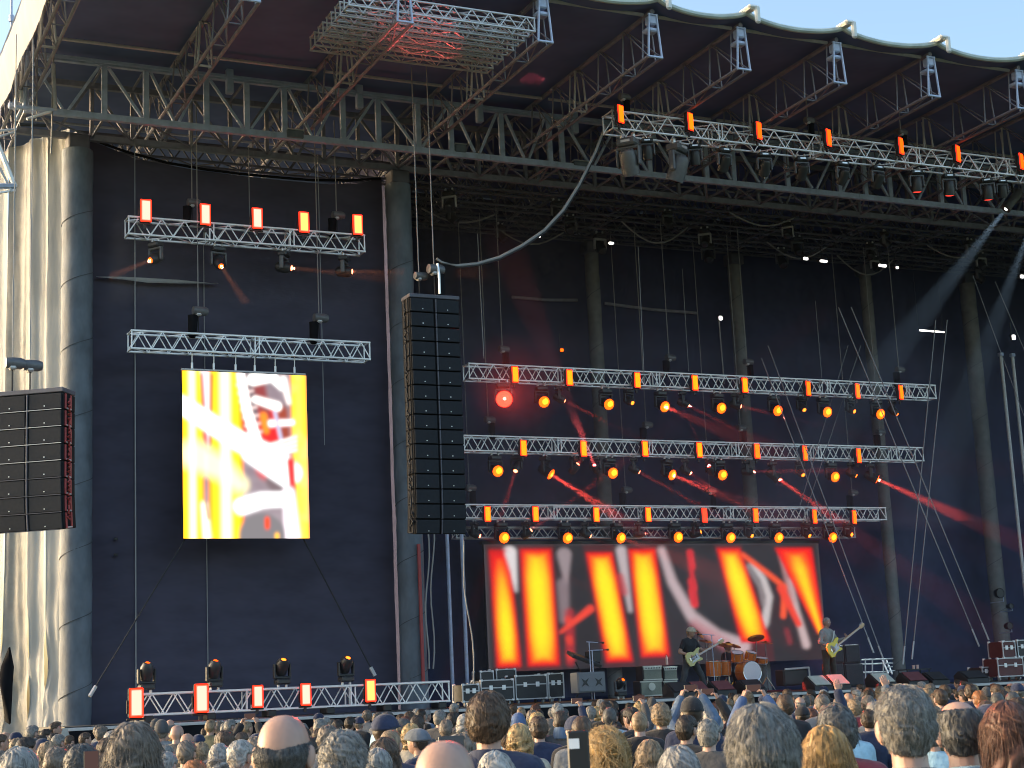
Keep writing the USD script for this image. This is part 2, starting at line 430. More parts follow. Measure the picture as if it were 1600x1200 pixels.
for (x, y) in ((181, 842), (181, 867)):
    c = at(x, y, y=YS - .06); MB().cbox(c, (.09, .03, .06), .01).build('patch', M['black'], sc)
a = np.array([at(x, y, y=YS - .15) for x, y in np.linspace((146, 226), (590, 284), 9)])
tops = [15.5, 15.25, 15.08, 15.0, 14.97, 14.97, 14.98, 15.06, 15.2]
xs_ = np.linspace(7.2, 14.7, 9)
MB().tube([(x, YS - .07, z) for x, z in zip(xs_, tops)], .035, 6).build('top_hem', M['skirt'], sc)

# towers wrapped in fabric sleeves
def tower(label, x, y, r, z0, z1, m, lean=(0, 0), pitch=1.55, group=None, ph=0.0):
    t = thing('wrapped_tower', label, 'tower', (x, y, z0), group=group)
    nz, na = 90, 28
    A, Zt = np.meshgrid(np.linspace(0, 2 * np.pi, na), np.linspace(0, 1, nz))
    H = z1 - z0
    zz = z0 + Zt * H
    bump = 0.012 * np.exp(-(((zz / pitch + A / (2 * np.pi) * 0.45 + ph) % 1.0) - .5) ** 2 / 0.003)
    R = r * (1 + 0.1 * (fbm(np.stack([np.cos(A) * 2, np.sin(A) * 2, zz * 1.3 + x], -1), 4, 1) - .5)) - bump
    R = R + np.where(Zt < .08, (0.08 - Zt) * 1.1 * r, 0)
    MB().grid(np.stack([x + R * np.cos(A), y + R * np.sin(A), zz], -1)).build('sleeve', m, t, smooth=True)
    k = 0
    z = z0 + .6
    while z < z1 - .8:
        th = np.linspace(np.pi * .95, 2.05 * np.pi, 14)
        MB().tube([(x + (r * 1.012) * np.cos(q), y + r * 1.012 * np.sin(q), z + (q - np.pi) / np.pi * .42) for q in th], .010, 4).build('seam', M['seam'], t)
        z += pitch * (0.85 + .3 * noise(np.array([z, x, 0.0]), 4))
    MB().cbox((x, y, z1 + .18), (.5, .5, .36), .03).build('tower_head', M['steel_dark'], t)
    return t

tower('left stage tower in pale grey sleeve lit along one edge', 6.86, 38.0, .36, 0.0, 15.0, M['sleeve'])
tower('grey sleeved tower right behind the large hanging speaker stack', 15.0, 38.0, .33, DZ, 14.9, M['sleeve'], ph=.3)
YT = 43.6
for (uu, vv), r, lb in (((935, 600), .22, 'slim rear tower left of the three behind the lighting rows'), ((1160, 600), .22, 'slim rear tower in the middle behind the lighting rows'),
                        ((1366, 600), .2, 'slim rear tower behind the far ends of the lighting rows'), ((1526, 600), .27, 'tall rear tower standing free in the dark right side')):
    p = at(uu, vv, y=YT)
    tower(lb, p[0], YT, r, DZ, 15.2, M['sleeve_rear'], pitch=1.7, ph=uu * .1)
for i, (ua, ub, lb) in enumerate(((1560, 1600, 'thin steel pole close right of the tall rear tower'), (1578, 1622, 'second thin steel pole near the right picture edge'))):
    a = at(ua, 520, y=42.0)
    t = thing('steel_pole', lb, 'pole', (a[0], 42, DZ))
    MB().tube([(a[0], 42, DZ), (a[0], 42, 12.3)], .06, 8).build('shaft', M['alu_dim'], t)
    MB().cbox((a[0], 42, DZ + .02), (.3, .3, .04), .01).build('foot_plate', M['steel'], t)
    MB().cbox((a[0], 42, 12.35), (.16, .16, .12), .02).build('pole_head', M['steel'], t)
for i, (uu, v0, v1, lb) in enumerate(((726, 850, 1075, 'black pipe standing left of the video wall'), (703, 850, 1080, 'thin black pipe between tower and video wall'))):
    a = at(uu, 960, y=39.6)
    t = thing('black_pipe', lb, 'pipe', (a[0], 39.6, DZ))
    MB().tube([(a[0], 39.6, DZ), (a[0], 39.6, 6.4)], .05, 8).build('shaft', M['steel'], t)
    MB().lathe([(.16, 0), (.16, .03), (.06, .05)], (a[0], 39.6, DZ), (0, 0, 1), 10).build('foot', M['black'], t)

# pale side tarps left of the left tower
def side_tarp():
    P0, P1 = np.array([6.7, 38.25]), np.array([3.6, 43.6])
    d = P1 - P0; L = np.linalg.norm(d); d /= L; nrm = np.array([-d[1], d[0]]) * -1
    t = thing('side_tarp', 'pale creased tarp sheets hanging down the outer left stage flank', 'tarp', (6.45, 38.3, 0))
    edges = [0, .12, .22, .36, .5, .68, .84, 1.0]
    for k in range(7):
        U, V = np.meshgrid(np.linspace(edges[k], edges[k + 1], 26), np.linspace(0, 1, 90))
        s = (U - edges[k]) / (edges[k + 1] - edges[k])
        low = np.clip((.32 - V) / .3, 0, 1)
        off = .13 * np.sin(np.pi * s) + .014 * np.sin(s * 17 + 5 * noise(np.stack([s * 0 + k, V * 5, s * 2], -1), k)) + .11 * (fbm(np.stack([U * 15, V * 6, 0 * U + k], -1), 6, k) - .5) \
            + low * .55 * (fbm(np.stack([U * 12, V * 16, 0 * U + k], -1), 4, 20 + k) - .5)
        XY = P0 + U[..., None] * L * d + nrm * off[..., None]
        sh = MB().grid(np.concatenate([XY, (.1 + V * 15.6)[..., None]], -1)).build('tarp_sheet', M['tarp_white'] if k not in (2, 5) else M['tarp_grey'], t, smooth=True)
    for k in range(1, 7):
        p = P0 + d * L * edges[k] + nrm * .12
        MB().tube([(p[0], p[1], .1), (p[0] + .03, p[1], 5), (p[0], p[1], 14.5)], .035, 6).build('tarp_pole', M['steel_dim'] if k % 2 else M['cable'], t)
    # crumpled dark tarp hung at the top
    U, V = np.meshgrid(np.linspace(0.02, .36, 40), np.linspace(0, 1, 30))
    off = .34 + .13 * np.sin((U * 90 + V * 11)) * V + .15 * (fbm(np.stack([U * 14, V * 4, 0 * U], -1), 3, 9) - .5)
    XY = P0 + U[..., None] * L * d + nrm * off[..., None]
    MB().grid(np.concatenate([XY, (15.7 - V * (4.6 - U * 3.0))[..., None]], -1)).build('gathered_tarp', M['tarp_foil'], t, smooth=True)
    return t
side_tarp()
fl = thing('black_flag_cloth', 'pointed black cloth gathered against the pale tarp low at left', 'cloth', (*at(14, 1000, y=37.2)[:2], 0))
pts = np.array([[at(x, y, y=37.2) for x, y in row] for row in (((13, 1012), (14, 1011), (15, 1013)), ((2, 1040), (13, 1036), (22, 1042)), ((-2, 1060), (8, 1070), (20, 1068)), ((3, 1090), (9, 1096), (19, 1090)), ((8, 1128), (13, 1132), (17, 1130)))])
pts[:, 1, 1] -= .18
MB().grid(pts).build('cloth', M['skirt'], fl, smooth=True)
fb = thing('barrier', 'low dark meshed barrier fence at the foot of the pale tarps', 'fence', (4.3, 35.5, 0))
for k in range(3):
    a, b = 4.0 + k * .75, 4.72 + k * .75
    U, V = np.meshgrid(np.linspace(a, b, 18), np.linspace(0, 1, 8))
    MB().grid(np.stack([U, 35.5 + .04 * np.sin(U * 11) * V, .05 + V * 1.28], -1)).build('mesh_panel', M['cloth_slate'], fb, smooth=True)
    MB().tube([(a, 35.5, 0), (a, 35.5, 1.36), (b, 35.5, 1.36), (b, 35.5, 0)], .022, 6).build('barrier_frame', M['alu_dim'], fb)

# ---------------------------------------------------------------- roof
RX = [5.45, 8.83, 12.13, 15.4, 18.15, 20.5, 23.2, 26.0, 28.8, 31.55, 34.3, 37.1, 39.9, 42.7, 45.5, 48.2]
ZB, ZR, YF, YR = 15.75, 16.86, 30.0, 43.6
roof = thing('stage_roof', 'huge stage roof with black underside and pale scalloped front edge', 'roof', (5.0, YF, ZB))
xx = []
for a, b in zip(RX[:-1], RX[1:]):
    xx += list(np.linspace(a, b, 9)[:-1])
xx = np.array([5.0] + xx + [RX[-1]])
sag = np.zeros_like(xx)
for a, b in zip(RX[:-1], RX[1:]):
    k = (xx >= a) & (xx <= b)
    s = (xx[k] - a) / (b - a)
    sag[k] = .19 * (4 * s * (1 - s)) ** .8
yy = np.linspace(YF - .25, YR + 1.2, 30)
XX, YY = np.meshgrid(xx, yy)
SG = np.broadcast_to(sag, XX.shape)
fr = np.clip(1 - (YY - YF) / 3.0, 0.35, 1)
MB().grid(np.stack([XX, YY + .35 * SG * (YY < YF), ZR + .12 - SG * fr], -1)).build('membrane', M['canopy'], roof, smooth=True)
MB().grid(np.stack([XX, YY + .35 * SG * (YY < YF), ZR + .2 - SG * fr], -1)).build('top_skin', M['tarp_white'], roof, smooth=True)
for a, b in zip(RX[:-1], RX[1:]):
    s = np.linspace(0, 1, 15)
    sg = .19 * (4 * s * (1 - s)) ** .8
    P = np.stack([a + s * (b - a), YF - .27 + .35 * sg, ZR + .16 - sg], -1)
    MB().tube(P, .065, 8).build('edge_roll', M['canopy_edge'], roof, smooth=40)
for x in RX:
    c = MB()
    c.cbox((x - .0, YF - .36, ZR + .2), (.26, .46, .12), .05).cbox((x + .1, YF - .56, ZR + .02), (.14, .1, .44), .04)
    c.build('edge_cap', M['cap'], roof)
for y, zq, r in ((YF + .25, ZR - .02, .045), (35.55, ZR - .1, .04), (36.4, ZR - .2, .018), (41, ZR - .1, .035)):
    for a, b in zip(RX[:-1], RX[1:]):
        MB().tube([(a + .1, y, zq), (b - .1, y, zq)], r, 6).build('purlin', M['alu_dim'] if r > .03 else M['steel'], roof)
# white skirt on the left roof edge
U, V = np.meshgrid(np.linspace(0, 1, 60), np.linspace(0, 1, 12))
MB().grid(np.stack([5.0 - .12 * np.sin(V * 3) + .05 * (fbm(np.stack([U * 14, V * 2, 0 * U], -1), 3, 2) - .5), YF - .2 + U * 9.5, 15.62 + .08 * np.sin(U * 17) * (1 - V) + V * (1.42 - .2 * U)], -1)).build('side_skirt', M['tarp_white'], roof, smooth=True)
# deep triangular rafters
for i, x in enumerate(RX):
    where = ['leftmost roof truss just inside the white roof edge', 'roof truss above the left screen bay', 'roof truss left of the raised truss grid', 'roof truss right of the raised truss grid', 'roof truss meeting the front edge above the big speaker stack'] + ['roof truss over the front lighting truss, %s from its left end' % ordw(k) for k in range(11)]
    t = thing('roof_truss', where[i] if i < 5 else where[i], 'roof truss', (x, YF, ZB), group='roof trusses under the black canopy')
    for sx in (-.17, .17):
        MB().tube([(x + sx, YF, ZB), (x + sx, YR, ZB)], .04, 6).build('bottom_chord', M['steel_dim'], t)
    MB().tube([(x, YF, ZR - .02), (x, YR, ZR - .02)], .06, 6).build('top_chord', M['steel_dim'], t)
    ys = np.arange(YF, YR + .01, 1.22)
    ys[3] = 33.66
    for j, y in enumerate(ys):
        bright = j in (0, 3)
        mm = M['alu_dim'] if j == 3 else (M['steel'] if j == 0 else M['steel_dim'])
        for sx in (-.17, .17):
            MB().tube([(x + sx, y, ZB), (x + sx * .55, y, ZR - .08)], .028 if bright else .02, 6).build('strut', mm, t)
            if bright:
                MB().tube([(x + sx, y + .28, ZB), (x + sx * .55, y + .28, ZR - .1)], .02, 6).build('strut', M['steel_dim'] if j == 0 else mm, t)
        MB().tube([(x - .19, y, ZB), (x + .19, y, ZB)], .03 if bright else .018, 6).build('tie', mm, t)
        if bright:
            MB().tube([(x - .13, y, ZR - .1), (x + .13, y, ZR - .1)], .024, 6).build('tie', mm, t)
        if j < len(ys) - 1:
            for sx in (-.17, .17):
                MB().tube([(x + sx, y, ZB), (x + sx * .3, ys[j + 1], ZR - .06)], .016, 4).build('diagonal', M['steel_dim'], t)
            MB().tube([(x - .17, y, ZB), (x + .17, ys[j + 1], ZB)], .014, 4).build('diagonal', M['steel_dim'], t)
    MB().cbox((x, YF + .1, ZR - .22), (.22, .2, .22), .03).build('end_block', M['steel'], t)
    MB().cbox((x, YF + .15, ZR - .44), (.3, .26, .1), .03).build('end_block', M['steel'], t)
# wide sleeves (upright posts) that carry the membrane behind the girder
for i, x in enumerate(RX[1:]):
    y = 36.55
    t = thing('roof_post', 'dim square post rising from the girder beside roof truss, %s from left' % ordw(i), 'post', (x + 1.35, y, 16.75), group='posts between girder and canopy')
    MB().cbox((x + 1.35, y, 16.62), (.17, .17, .62), .02).build('post_shaft', M['steel'], t)
    MB().cbox((x + 1.35, y, 16.94), (.26, .26, .04), .01).build('post_plate', M['steel'], t)

# main girder
YG, ZL, ZU = 36.6, 15.4, 16.35
ZU = 16.72
gd = thing('front_girder', 'massive dark grey lattice girder spanning the whole stage front', 'girder', (5.4, YG, ZL))
posts = [5.45, 7.21, 8.18, 9.62, 10.61, 11.55, 13.05, 13.98, 15.05, 15.95, 17.37, 18.75, 19.11, 20.85, 21.74, 23.53, 24.41, 26.19, 27.96, 28.87, 29.75, 31.6, 32.46, 34.83, 36.3, 37.2, 38.7, 40.0]
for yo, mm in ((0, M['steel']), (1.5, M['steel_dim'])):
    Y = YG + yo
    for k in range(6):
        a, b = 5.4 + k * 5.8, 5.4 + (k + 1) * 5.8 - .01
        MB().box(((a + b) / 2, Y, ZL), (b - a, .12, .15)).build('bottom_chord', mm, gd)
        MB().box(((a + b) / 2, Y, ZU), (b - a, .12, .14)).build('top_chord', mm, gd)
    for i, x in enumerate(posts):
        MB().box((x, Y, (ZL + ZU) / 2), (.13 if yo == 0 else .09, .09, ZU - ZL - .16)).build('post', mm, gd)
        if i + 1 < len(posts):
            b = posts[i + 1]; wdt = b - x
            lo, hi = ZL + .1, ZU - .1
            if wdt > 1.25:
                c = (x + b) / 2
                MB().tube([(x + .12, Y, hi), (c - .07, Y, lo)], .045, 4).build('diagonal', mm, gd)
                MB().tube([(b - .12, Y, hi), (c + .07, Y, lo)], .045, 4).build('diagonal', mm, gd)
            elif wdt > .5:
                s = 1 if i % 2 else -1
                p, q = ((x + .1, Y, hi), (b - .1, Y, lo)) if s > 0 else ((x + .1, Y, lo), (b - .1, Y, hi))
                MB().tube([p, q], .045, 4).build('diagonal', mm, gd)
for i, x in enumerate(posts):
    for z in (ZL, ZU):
        MB().tube([(x, YG + .07, z), (x, YG + 1.44, z)], .035, 4).build('cross_tie', M['steel_dim'], gd)
    if i + 1 < len(posts):
        MB().tube([(x, YG + .07, ZL), (posts[i + 1], YG + 1.44, ZL)], .025, 4).build('cross_tie', M['steel_dim'], gd)
# end ears of the girder
for z in (ZL + .05, ZU + .02):
    MB().cbox((5.2, YG, z), (.28, .14, .16), .03).build('end_lug', M['steel'], gd)
MB().box((5.4, YG, (ZL + ZU) / 2), (.12, .14, 1.35)).build('end_post', M['alu_dim'], gd)
# small pale boxes on the girder
for (x, y, w_, h_, lb) in ((460, 211, .42, .2, 'pale grey box standing on the girder over the left bay'), (638 + 80, 233, .3, .2, 'small pale box on the girder right of the second tower'), (908, 257, .5, .12, 'flat dull box on the girder near the front truss end')):
    p = at(x, y, y=YG)
    t = thing('junction_box', lb, 'box', p)
    MB().cbox(p, (w_, .2, h_), .02).build('box_body', M['sleeve'], t)
    MB().cbox(p + [0, -.01, h_ / 2 + .012], (w_ + .03, .22, .02), .006).build('box_lid', M['alu_dim'], t)

# outrigger frames left of the tower holding the outer speaker stack
og = thing('outrigger_frame', 'dark steel end frame of the girder at the left roof corner', 'frame', (5.2, 36, 15))
for a, b, r, mm in (((41, 90), (38, 166), .05, 'steel'), ((33, 112), (32, 160), .03, 'alu'), ((26, 115), (25, 168), .04, 'alu_dim'), ((27, 89), (44, 88), .04, 'steel'), ((17, 117), (27, 114), .035, 'steel'), ((24, 167), (84, 172), .05, 'steel'), ((34, 170), (25, 188), .04, 'alu_dim'), ((42, 186), (80, 174), .035, 'alu'),
                    ((30, 194), (72, 196), .04, 'black'), ((83, 100), (86, 172), .05, 'alu_dim'), ((59, 50), (57, 190), .015, 'cable'), ((84, 70), (80, 240), .02, 'cable'), ((80, 108), (46, 158), .03, 'steel'), ((42, 124), (50, 120), .02, 'alu_dim'), ((42, 140), (50, 136), .02, 'alu_dim')):
    MB().tube([at(*a, y=36.3), at(*b, y=36.3)], r, 6).build('bar', M[mm], og)
lo = thing('lower_bracing', 'pale steel bracing bars at the left picture edge below the roof corner', 'bracing', at(10, 260, y=36.0))
for a, b, r, mm in (((-6, 218), (24, 292), .06, 'alu'), ((-8, 250), (18, 300), .045, 'alu_dim'), ((-10, 291), (25, 291), .07, 'steel'), ((-8, 205), (26, 202), .03, 'alu_dim'), ((-8, 216), (24, 206), .03, 'alu_dim'), ((-6, 302), (24, 297), .03, 'alu')):
    MB().tube([at(*a, y=36.0), at(*b, y=36.0)], r, 6).build('bar', M[mm], lo)
t = thing('lightning_mast', 'thin dark mast against the sky in the top left corner', 'mast', at(18, 200, y=41))
MB().tube([at(18, 190, y=41), at(18, -60, y=41)], .03, 6).build('pole', M['steel'], t)
MB().tube([at(18, 34, y=41), at(18, 24, y=41)], .07, 6).build('collar', M['steel'], t)
# trusses deeper under the roof with dark unlit lamps, seen beneath the girder
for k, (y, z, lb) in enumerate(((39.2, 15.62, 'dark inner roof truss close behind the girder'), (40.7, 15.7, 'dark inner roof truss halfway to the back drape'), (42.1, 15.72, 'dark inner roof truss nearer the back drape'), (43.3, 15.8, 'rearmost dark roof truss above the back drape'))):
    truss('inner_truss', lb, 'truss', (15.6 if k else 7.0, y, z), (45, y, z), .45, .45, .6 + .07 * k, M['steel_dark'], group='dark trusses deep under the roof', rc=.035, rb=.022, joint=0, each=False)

# raised grid of five aluminium trusses
for k in range(5):
    y = 30.2 + k * .56
    truss('grid_truss', 'reddish raised truss under the roof, %s of five from the front' % ordw(k), 'truss', (10.9, y, 16.12), (15.2 + .0 * k, y, 16.12), .3, .3, .45, M['alu_dim'], rc=.026, rb=.015, joint=0)

# ---------------------------------------------------------------- screens
class Canvas:
    def __init__(self, X, Y, base):
        self.X, self.Y = X, Y
        self.c = np.broadcast_to(np.asarray(base, float), X.shape + (3,)).copy()

    def dist(self, pts):
        best = np.full(self.X.shape, 1e9); wt = np.zeros(self.X.shape)
        n = len(pts) - 1
        for i in range(n):
            (x0, y0), (x1, y1) = pts[i], pts[i + 1]
            dx, dy = x1 - x0, y1 - y0
            t = np.clip(((self.X - x0) * dx + (self.Y - y0) * dy) / (dx * dx + dy * dy + 1e-9), 0, 1)
            d = np.hypot(self.X - x0 - t * dx, self.Y - y0 - t * dy)
            k = d < best
            best = np.where(k, d, best); wt = np.where(k, (i + t) / n, wt)
        return best, wt

    def stroke(self, pts, w0, w1, col, soft=3.0, op=1.0):
        d, t = self.dist(pts)
        w = w0 + (w1 - w0) * t
        a = np.clip((w - d) / soft + .5, 0, 1)[..., None] * op
        self.c = self.c * (1 - a) + a * np.asarray(col)

    def bar(self, top, bot, w0, w1, yel=1.0, core=.55):
        """A glowing bar: red rim, orange, yellow heart."""
        t = np.clip((self.Y - top[1]) / (bot[1] - top[1]), 0, 1)
        cx = top[0] + (bot[0] - top[0]) * t
        w = w0 + (w1 - w0) * t
        q = np.abs(self.X - cx) / w
        ey = np.minimum(self.Y - top[1], bot[1] - self.Y)
        cap = np.clip(ey / 22.0, 0, 1)
        q = np.maximum(q, 1.02 - cap * 1.02)
        a = np.clip((1.0 - q) / .1, 0, 1)[..., None]
        h = np.clip((1 - q) / core, 0, 1) * (yel if np.ndim(yel) == 0 else np.interp(t, *yel))
        h = 1.22 * np.clip(1 - q, 0, 1) * (yel if np.ndim(yel) == 0 else np.interp(t, *yel)) * (.82 + .36 * fbm(np.stack([self.X / 7, t * 1.5, 0 * t], -1), 3, 4))
        h = h * np.clip(.45 + ey / 90.0, 0, 1)
        col = np.stack([np.interp(h, [0, .15, .5, 1], [.6, 1.0, 1.15, 1.25]), np.interp(h, [0, .14, .32, .56, 1], [.0, .006, .18, .58, .92]), np.interp(h, [0, 1], [.0, .008])], -1)
        halo = np.clip(1.2 - q, 0, .2)[..., None] / .2
        self.c = np.where(a > 0, self.c, self.c + halo * np.array([.06, .0, .0]))
        self.c = self.c * (1 - a) + a * col


def screen(name, label, x0, x1, z0, z1, y, nx, nz, paint, strength, m, parts):
    t = thing(name, label, 'screen', (x0, y, z0))
    U, V = np.meshgrid(np.linspace(0, 1, nx), np.linspace(0, 1, nz))
    P = np.stack([x0 + U * (x1 - x0), 0 * U + y - .075, z0 + V * (z1 - z0)], -1)
    a = MB().grid(P).build('picture_face', m, t)
    prim = UsdGeom.Mesh(a.prim)
    UsdGeom.PrimvarsAPI(prim).CreatePrimvar('picture', Sdf.ValueTypeNames.Color3fArray, 'vertex').Set(Vt.Vec3fArray.FromNumpy(paint(U, V).reshape(-1, 3).astype(np.float32)))
    pn = parts
    for i in range(pn[0]):
        for j in range(pn[1]):
            wx, wz = (x1 - x0) / pn[0], (z1 - z0) / pn[1]
            MB().box((x0 + (i + .5) * wx, y, z0 + (j + .5) * wz), (wx - .006, .14, wz - .006)).build('screen_panel', M['black'], t)
    return t


def paint_left(U, V):
    X, Y = 284 + U * 196, 842 - V * 262
    c = Canvas(X, Y, (.33, .26, .29))
    n = fbm(np.stack([X / 30, Y / 30, 0 * X], -1), 4, 3)
    c.c += (n[..., None] - .5) * .25
    c.stroke([(412, 650), (418, 730)], 26, 20, (.8, .02, .02), 12)
    c.stroke([(378, 592), (376, 700)], 14, 8, (.9, .03, .02), 8)
    for x, w in ((299, 17), (350, 26)):
        d = np.abs(X - x) / w
        h = np.clip(1.15 - d, 0, 1)
        a = np.clip((1.1 - d) / .15, 0, 1)[..., None]
        col = np.stack([1.6 + 0 * h, np.interp(h, [0, .25, .6, 1], [.05, .5, 1.0, 1.5]), np.interp(h, [0, .7, .95, 1.15], [0, .02, .7, 1.2])], -1)
        c.c = c.c * (1 - a) + a * col
    c.stroke([(319, 580), (324, 700)], 7, 3, (1.5, .95, 1.0), 4)
    c.stroke([(314, 585), (321, 710)], 2, 2, (.8, .02, .02), 3)
    c.stroke([(330, 585), (326, 700)], 2, 2, (.9, .06, .02), 3)
    d = np.abs(X - 467) / 13
    a = np.clip((1.1 - d) / .2, 0, 1)[..., None] * (np.clip((X - 440) / 10, 0, 1))[..., None]
    h = np.clip(1.1 - d, 0, 1)
    c.c = c.c * (1 - a) + a * np.stack([1.6 + 0 * h, np.interp(h, [0, .4, 1], [.2, .8, 1.1]), .1 * h + .45 * np.clip(n - .45, 0, 1)], -1)
    c.stroke([(384, 590), (392, 650)], 16, 12, (.16, .11, .13), 8)
    c.stroke([(404, 600), (416, 660)], 10, 8, (.3, .05, .05), 8)
    c.stroke([(440, 640), (446, 690)], 9, 7, (.35, .06, .03), 8)
    c.stroke([(425, 752), (440, 772)], 14, 12, (.2, .14, .15), 8)
    c.stroke([(283, 634), (330, 664), (372, 690), (430, 716), (452, 738)], 13, 17, (2, 2, 1.9), 7)
    c.stroke([(300, 712), (345, 735), (370, 758)], 22, 12, (2, 1.8, .9), 18, .7)
    c.stroke([(375, 583), (384, 640), (402, 700)], 6, 8, (1.9, 1.7, 1.6), 3)
    for k in range(7):
        y = 600 + k * 13
        c.stroke([(369 + k * 2.4, y), (392 + k * 2.6, y - 5)], 1.4, 1.0, (1.7, 1.3, 1.2), 2)
    c.stroke([(395, 590), (425, 584), (440, 600)], 9, 5, (1.9, 1.9, 1.8), 5)
    c.stroke([(398, 622), (432, 632)], 5, 7, (1.9, 1.8, 1.7), 4)
    c.stroke([(420, 660), (456, 657)], 5, 4, (1.8, 1.6, 1.6), 3)
    c.stroke([(428, 640), (437, 684)], 3, 3, (.55, .55, .75), 2)
    c.stroke([(410, 648), (414, 672)], 6, 5, (1.2, .3, .02), 5)
    c.stroke([(443, 588), (451, 625)], 5, 3, (1.5, 1.3, 1.2), 6)
    c.stroke([(390, 708), (420, 733), (444, 752)], 14, 8, (2, 2, 2), 8)
    for k in range(4):
        c.stroke([(402 + k * 4, 700 + k * 5), (462, 680 + k * 7)], 1.3, 1.3, (1.9, 1.8, 1.7), 1.6)
        c.stroke([(404 + k * 4, 703 + k * 5), (462, 683.5 + k * 7)], .8, .8, (.12, .08, .12), 1.4)
    c.stroke([(374, 792), (405, 782), (446, 780)], 12, 10, (2, 2, 2), 8)
    c.stroke([(452, 720), (456, 800)], 7, 5, (.85, .03, .03), 6)
    c.stroke([(448, 770), (452, 838)], 9, 12, (1.7, 1.5, 1.6), 8, .8)
    c.stroke([(405, 838), (405, 842)], 36, 36, (.22, .2, .21), 6)
    c.stroke([(413, 812), (413, 824)], 4, 4, (1.0, .08, .02), 3)
    c.stroke([(428, 837), (428, 839)], 3.5, 3.5, (1.5, .7, .05), 3)
    c.stroke([(316, 790), (320, 842)], 5, 6, (1.7, 1.6, 1.1), 6)
    c.stroke([(318, 785), (322, 812)], 1.6, 1.6, (.2, .1, .05), 2)
    from scipy.ndimage import gaussian_filter
    c.c = gaussian_filter(c.c, (1.4, 1.1, 0))
    return np.clip(c.c, 0, 2.2)


def paint_wall(U, V):
    X, Y = 752 + U * 541, 1051 - V * 200
    c = Canvas(X, Y, (.026, .02, .024))
    n = fbm(np.stack([X / 45, Y / 45, 0 * X], -1), 4, 8)
    c.c *= (.75 + .5 * n[..., None])
    wht = (.42, .33, .35)
    c.stroke([(790, 864), (797, 925)], 10, 1.5, (.8, .74, .74), 5)
    c.stroke([(872, 868), (873, 912)], 11, 3, wht, 5, .8)
    c.stroke([(868, 915), (868, 972)], 9, 7, (.3, .22, .24), 7, .8)
    c.stroke([(875, 962), (873, 1040)], 7, 6, (.5, .02, .03), 7, .8)
    for y in (972, 1003, 1028):
        c.stroke([(873, y), (874, y + 6)], 5, 4, (.85, .05, .03), 5)
    c.stroke([(861, 992), (882, 976), (908, 956)], 2.5, 6, (.95, .06, .03), 3)
    c.stroke([(961, 862), (970, 960)], 8, 3, (.55, .46, .48), 6)
    c.stroke([(957, 905), (962, 930)], 6, 6, (.6, .05, .06), 6, .7)
    c.stroke([(1026, 862), (1040, 915), (1068, 972), (1108, 1006), (1150, 1024)], 6, 12, (.55, .42, .44), 8)
    c.stroke([(1072, 985), (1120, 1020)], 7, 10, (.5, .14, .17), 12, .6)
    for y0, y1, w in ((866, 890, 5), (893, 912, 3), (914, 925, 6), (930, 952, 6)):
        c.stroke([(1072, y0), (1074, y1)], w, w, (.85, .03, .04), 4)
    c.stroke([(1072, 866), (1074, 950)], 2.5, 2.5, (.6, .02, .03), 3)
    c.stroke([(1176, 886), (1192, 912), (1200, 942), (1190, 985), (1180, 1000)], 5, 7, (.6, .55, .55), 6)
    c.stroke([(1168, 890), (1186, 925), (1190, 955)], 4, 4, (.3, .27, .28), 5, .8)
    c.stroke([(1238, 915), (1246, 968), (1258, 1025)], 4, 7, (.6, .45, .45), 6)
    c.stroke([(1225, 870), (1240, 950)], 4, 5, (.6, .3, .3), 5, .7)
    c.stroke([(1226, 1000), (1230, 1020)], 4, 4, (.25, .03, .04), 6)
    c.bar((774, 858), (782, 1046), 15.5, 19, ([0, .3, .6, 1], [.25, .5, .95, 1.0]))
    c.stroke([(790, 866), (796, 912)], 7, 1.5, (.8, .74, .74), 5)
    c.bar((829, 857), (833, 1046), 25, 25)
    c.bar((926, 863), (949, 1044), 22, 22)
    c.bar((994, 858), (1006, 1038), 23, 24)
    c.bar((1136, 857), (1172, 1020), 21, 26)
    c.stroke([(1160, 870), (1200, 902), (1228, 926), (1222, 975)], 4, 5, (1.0, .1, .03), 3)
    c.stroke([(1222, 928), (1248, 990)], 7, 5, (.95, .06, .03), 4)
    # the tapering bar at the far end
    t = np.clip((Y - 857) / 150, 0, 1.05)
    l, r = 1213 + t * 66, 1283 + t * 9
    q = np.abs(X - (l + r) / 2) / np.maximum((r - l) / 2, 1)
    q = np.maximum(q, 1.02 - np.clip((Y - 857) / 20, 0, 1) * 1.02)
    q = np.where(Y > 1008, 2, q)
    a = np.clip((1 - q) / .12, 0, 1)[..., None]
    h = np.clip((1 - q) * 1.1, 0, 1) * np.clip(.45 + (Y - 857) / 70.0, 0, 1)
    col = np.stack([np.interp(h, [0, .15, .5, 1], [.6, 1.0, 1.15, 1.25]), np.interp(h, [0, .2, .5, .8, 1], [0, .005, .13, .5, .72]), .008 * h], -1)
    c.c = c.c * (1 - a) + a * col
    c.c[(X < 756) | (X > 1290) | (Y < 853)] = (.06, .05, .055)
    from scipy.ndimage import gaussian_filter
    c.c = gaussian_filter(c.c, (1.0, 1.0, 0))
    return np.clip(c.c, 0, 1.7)


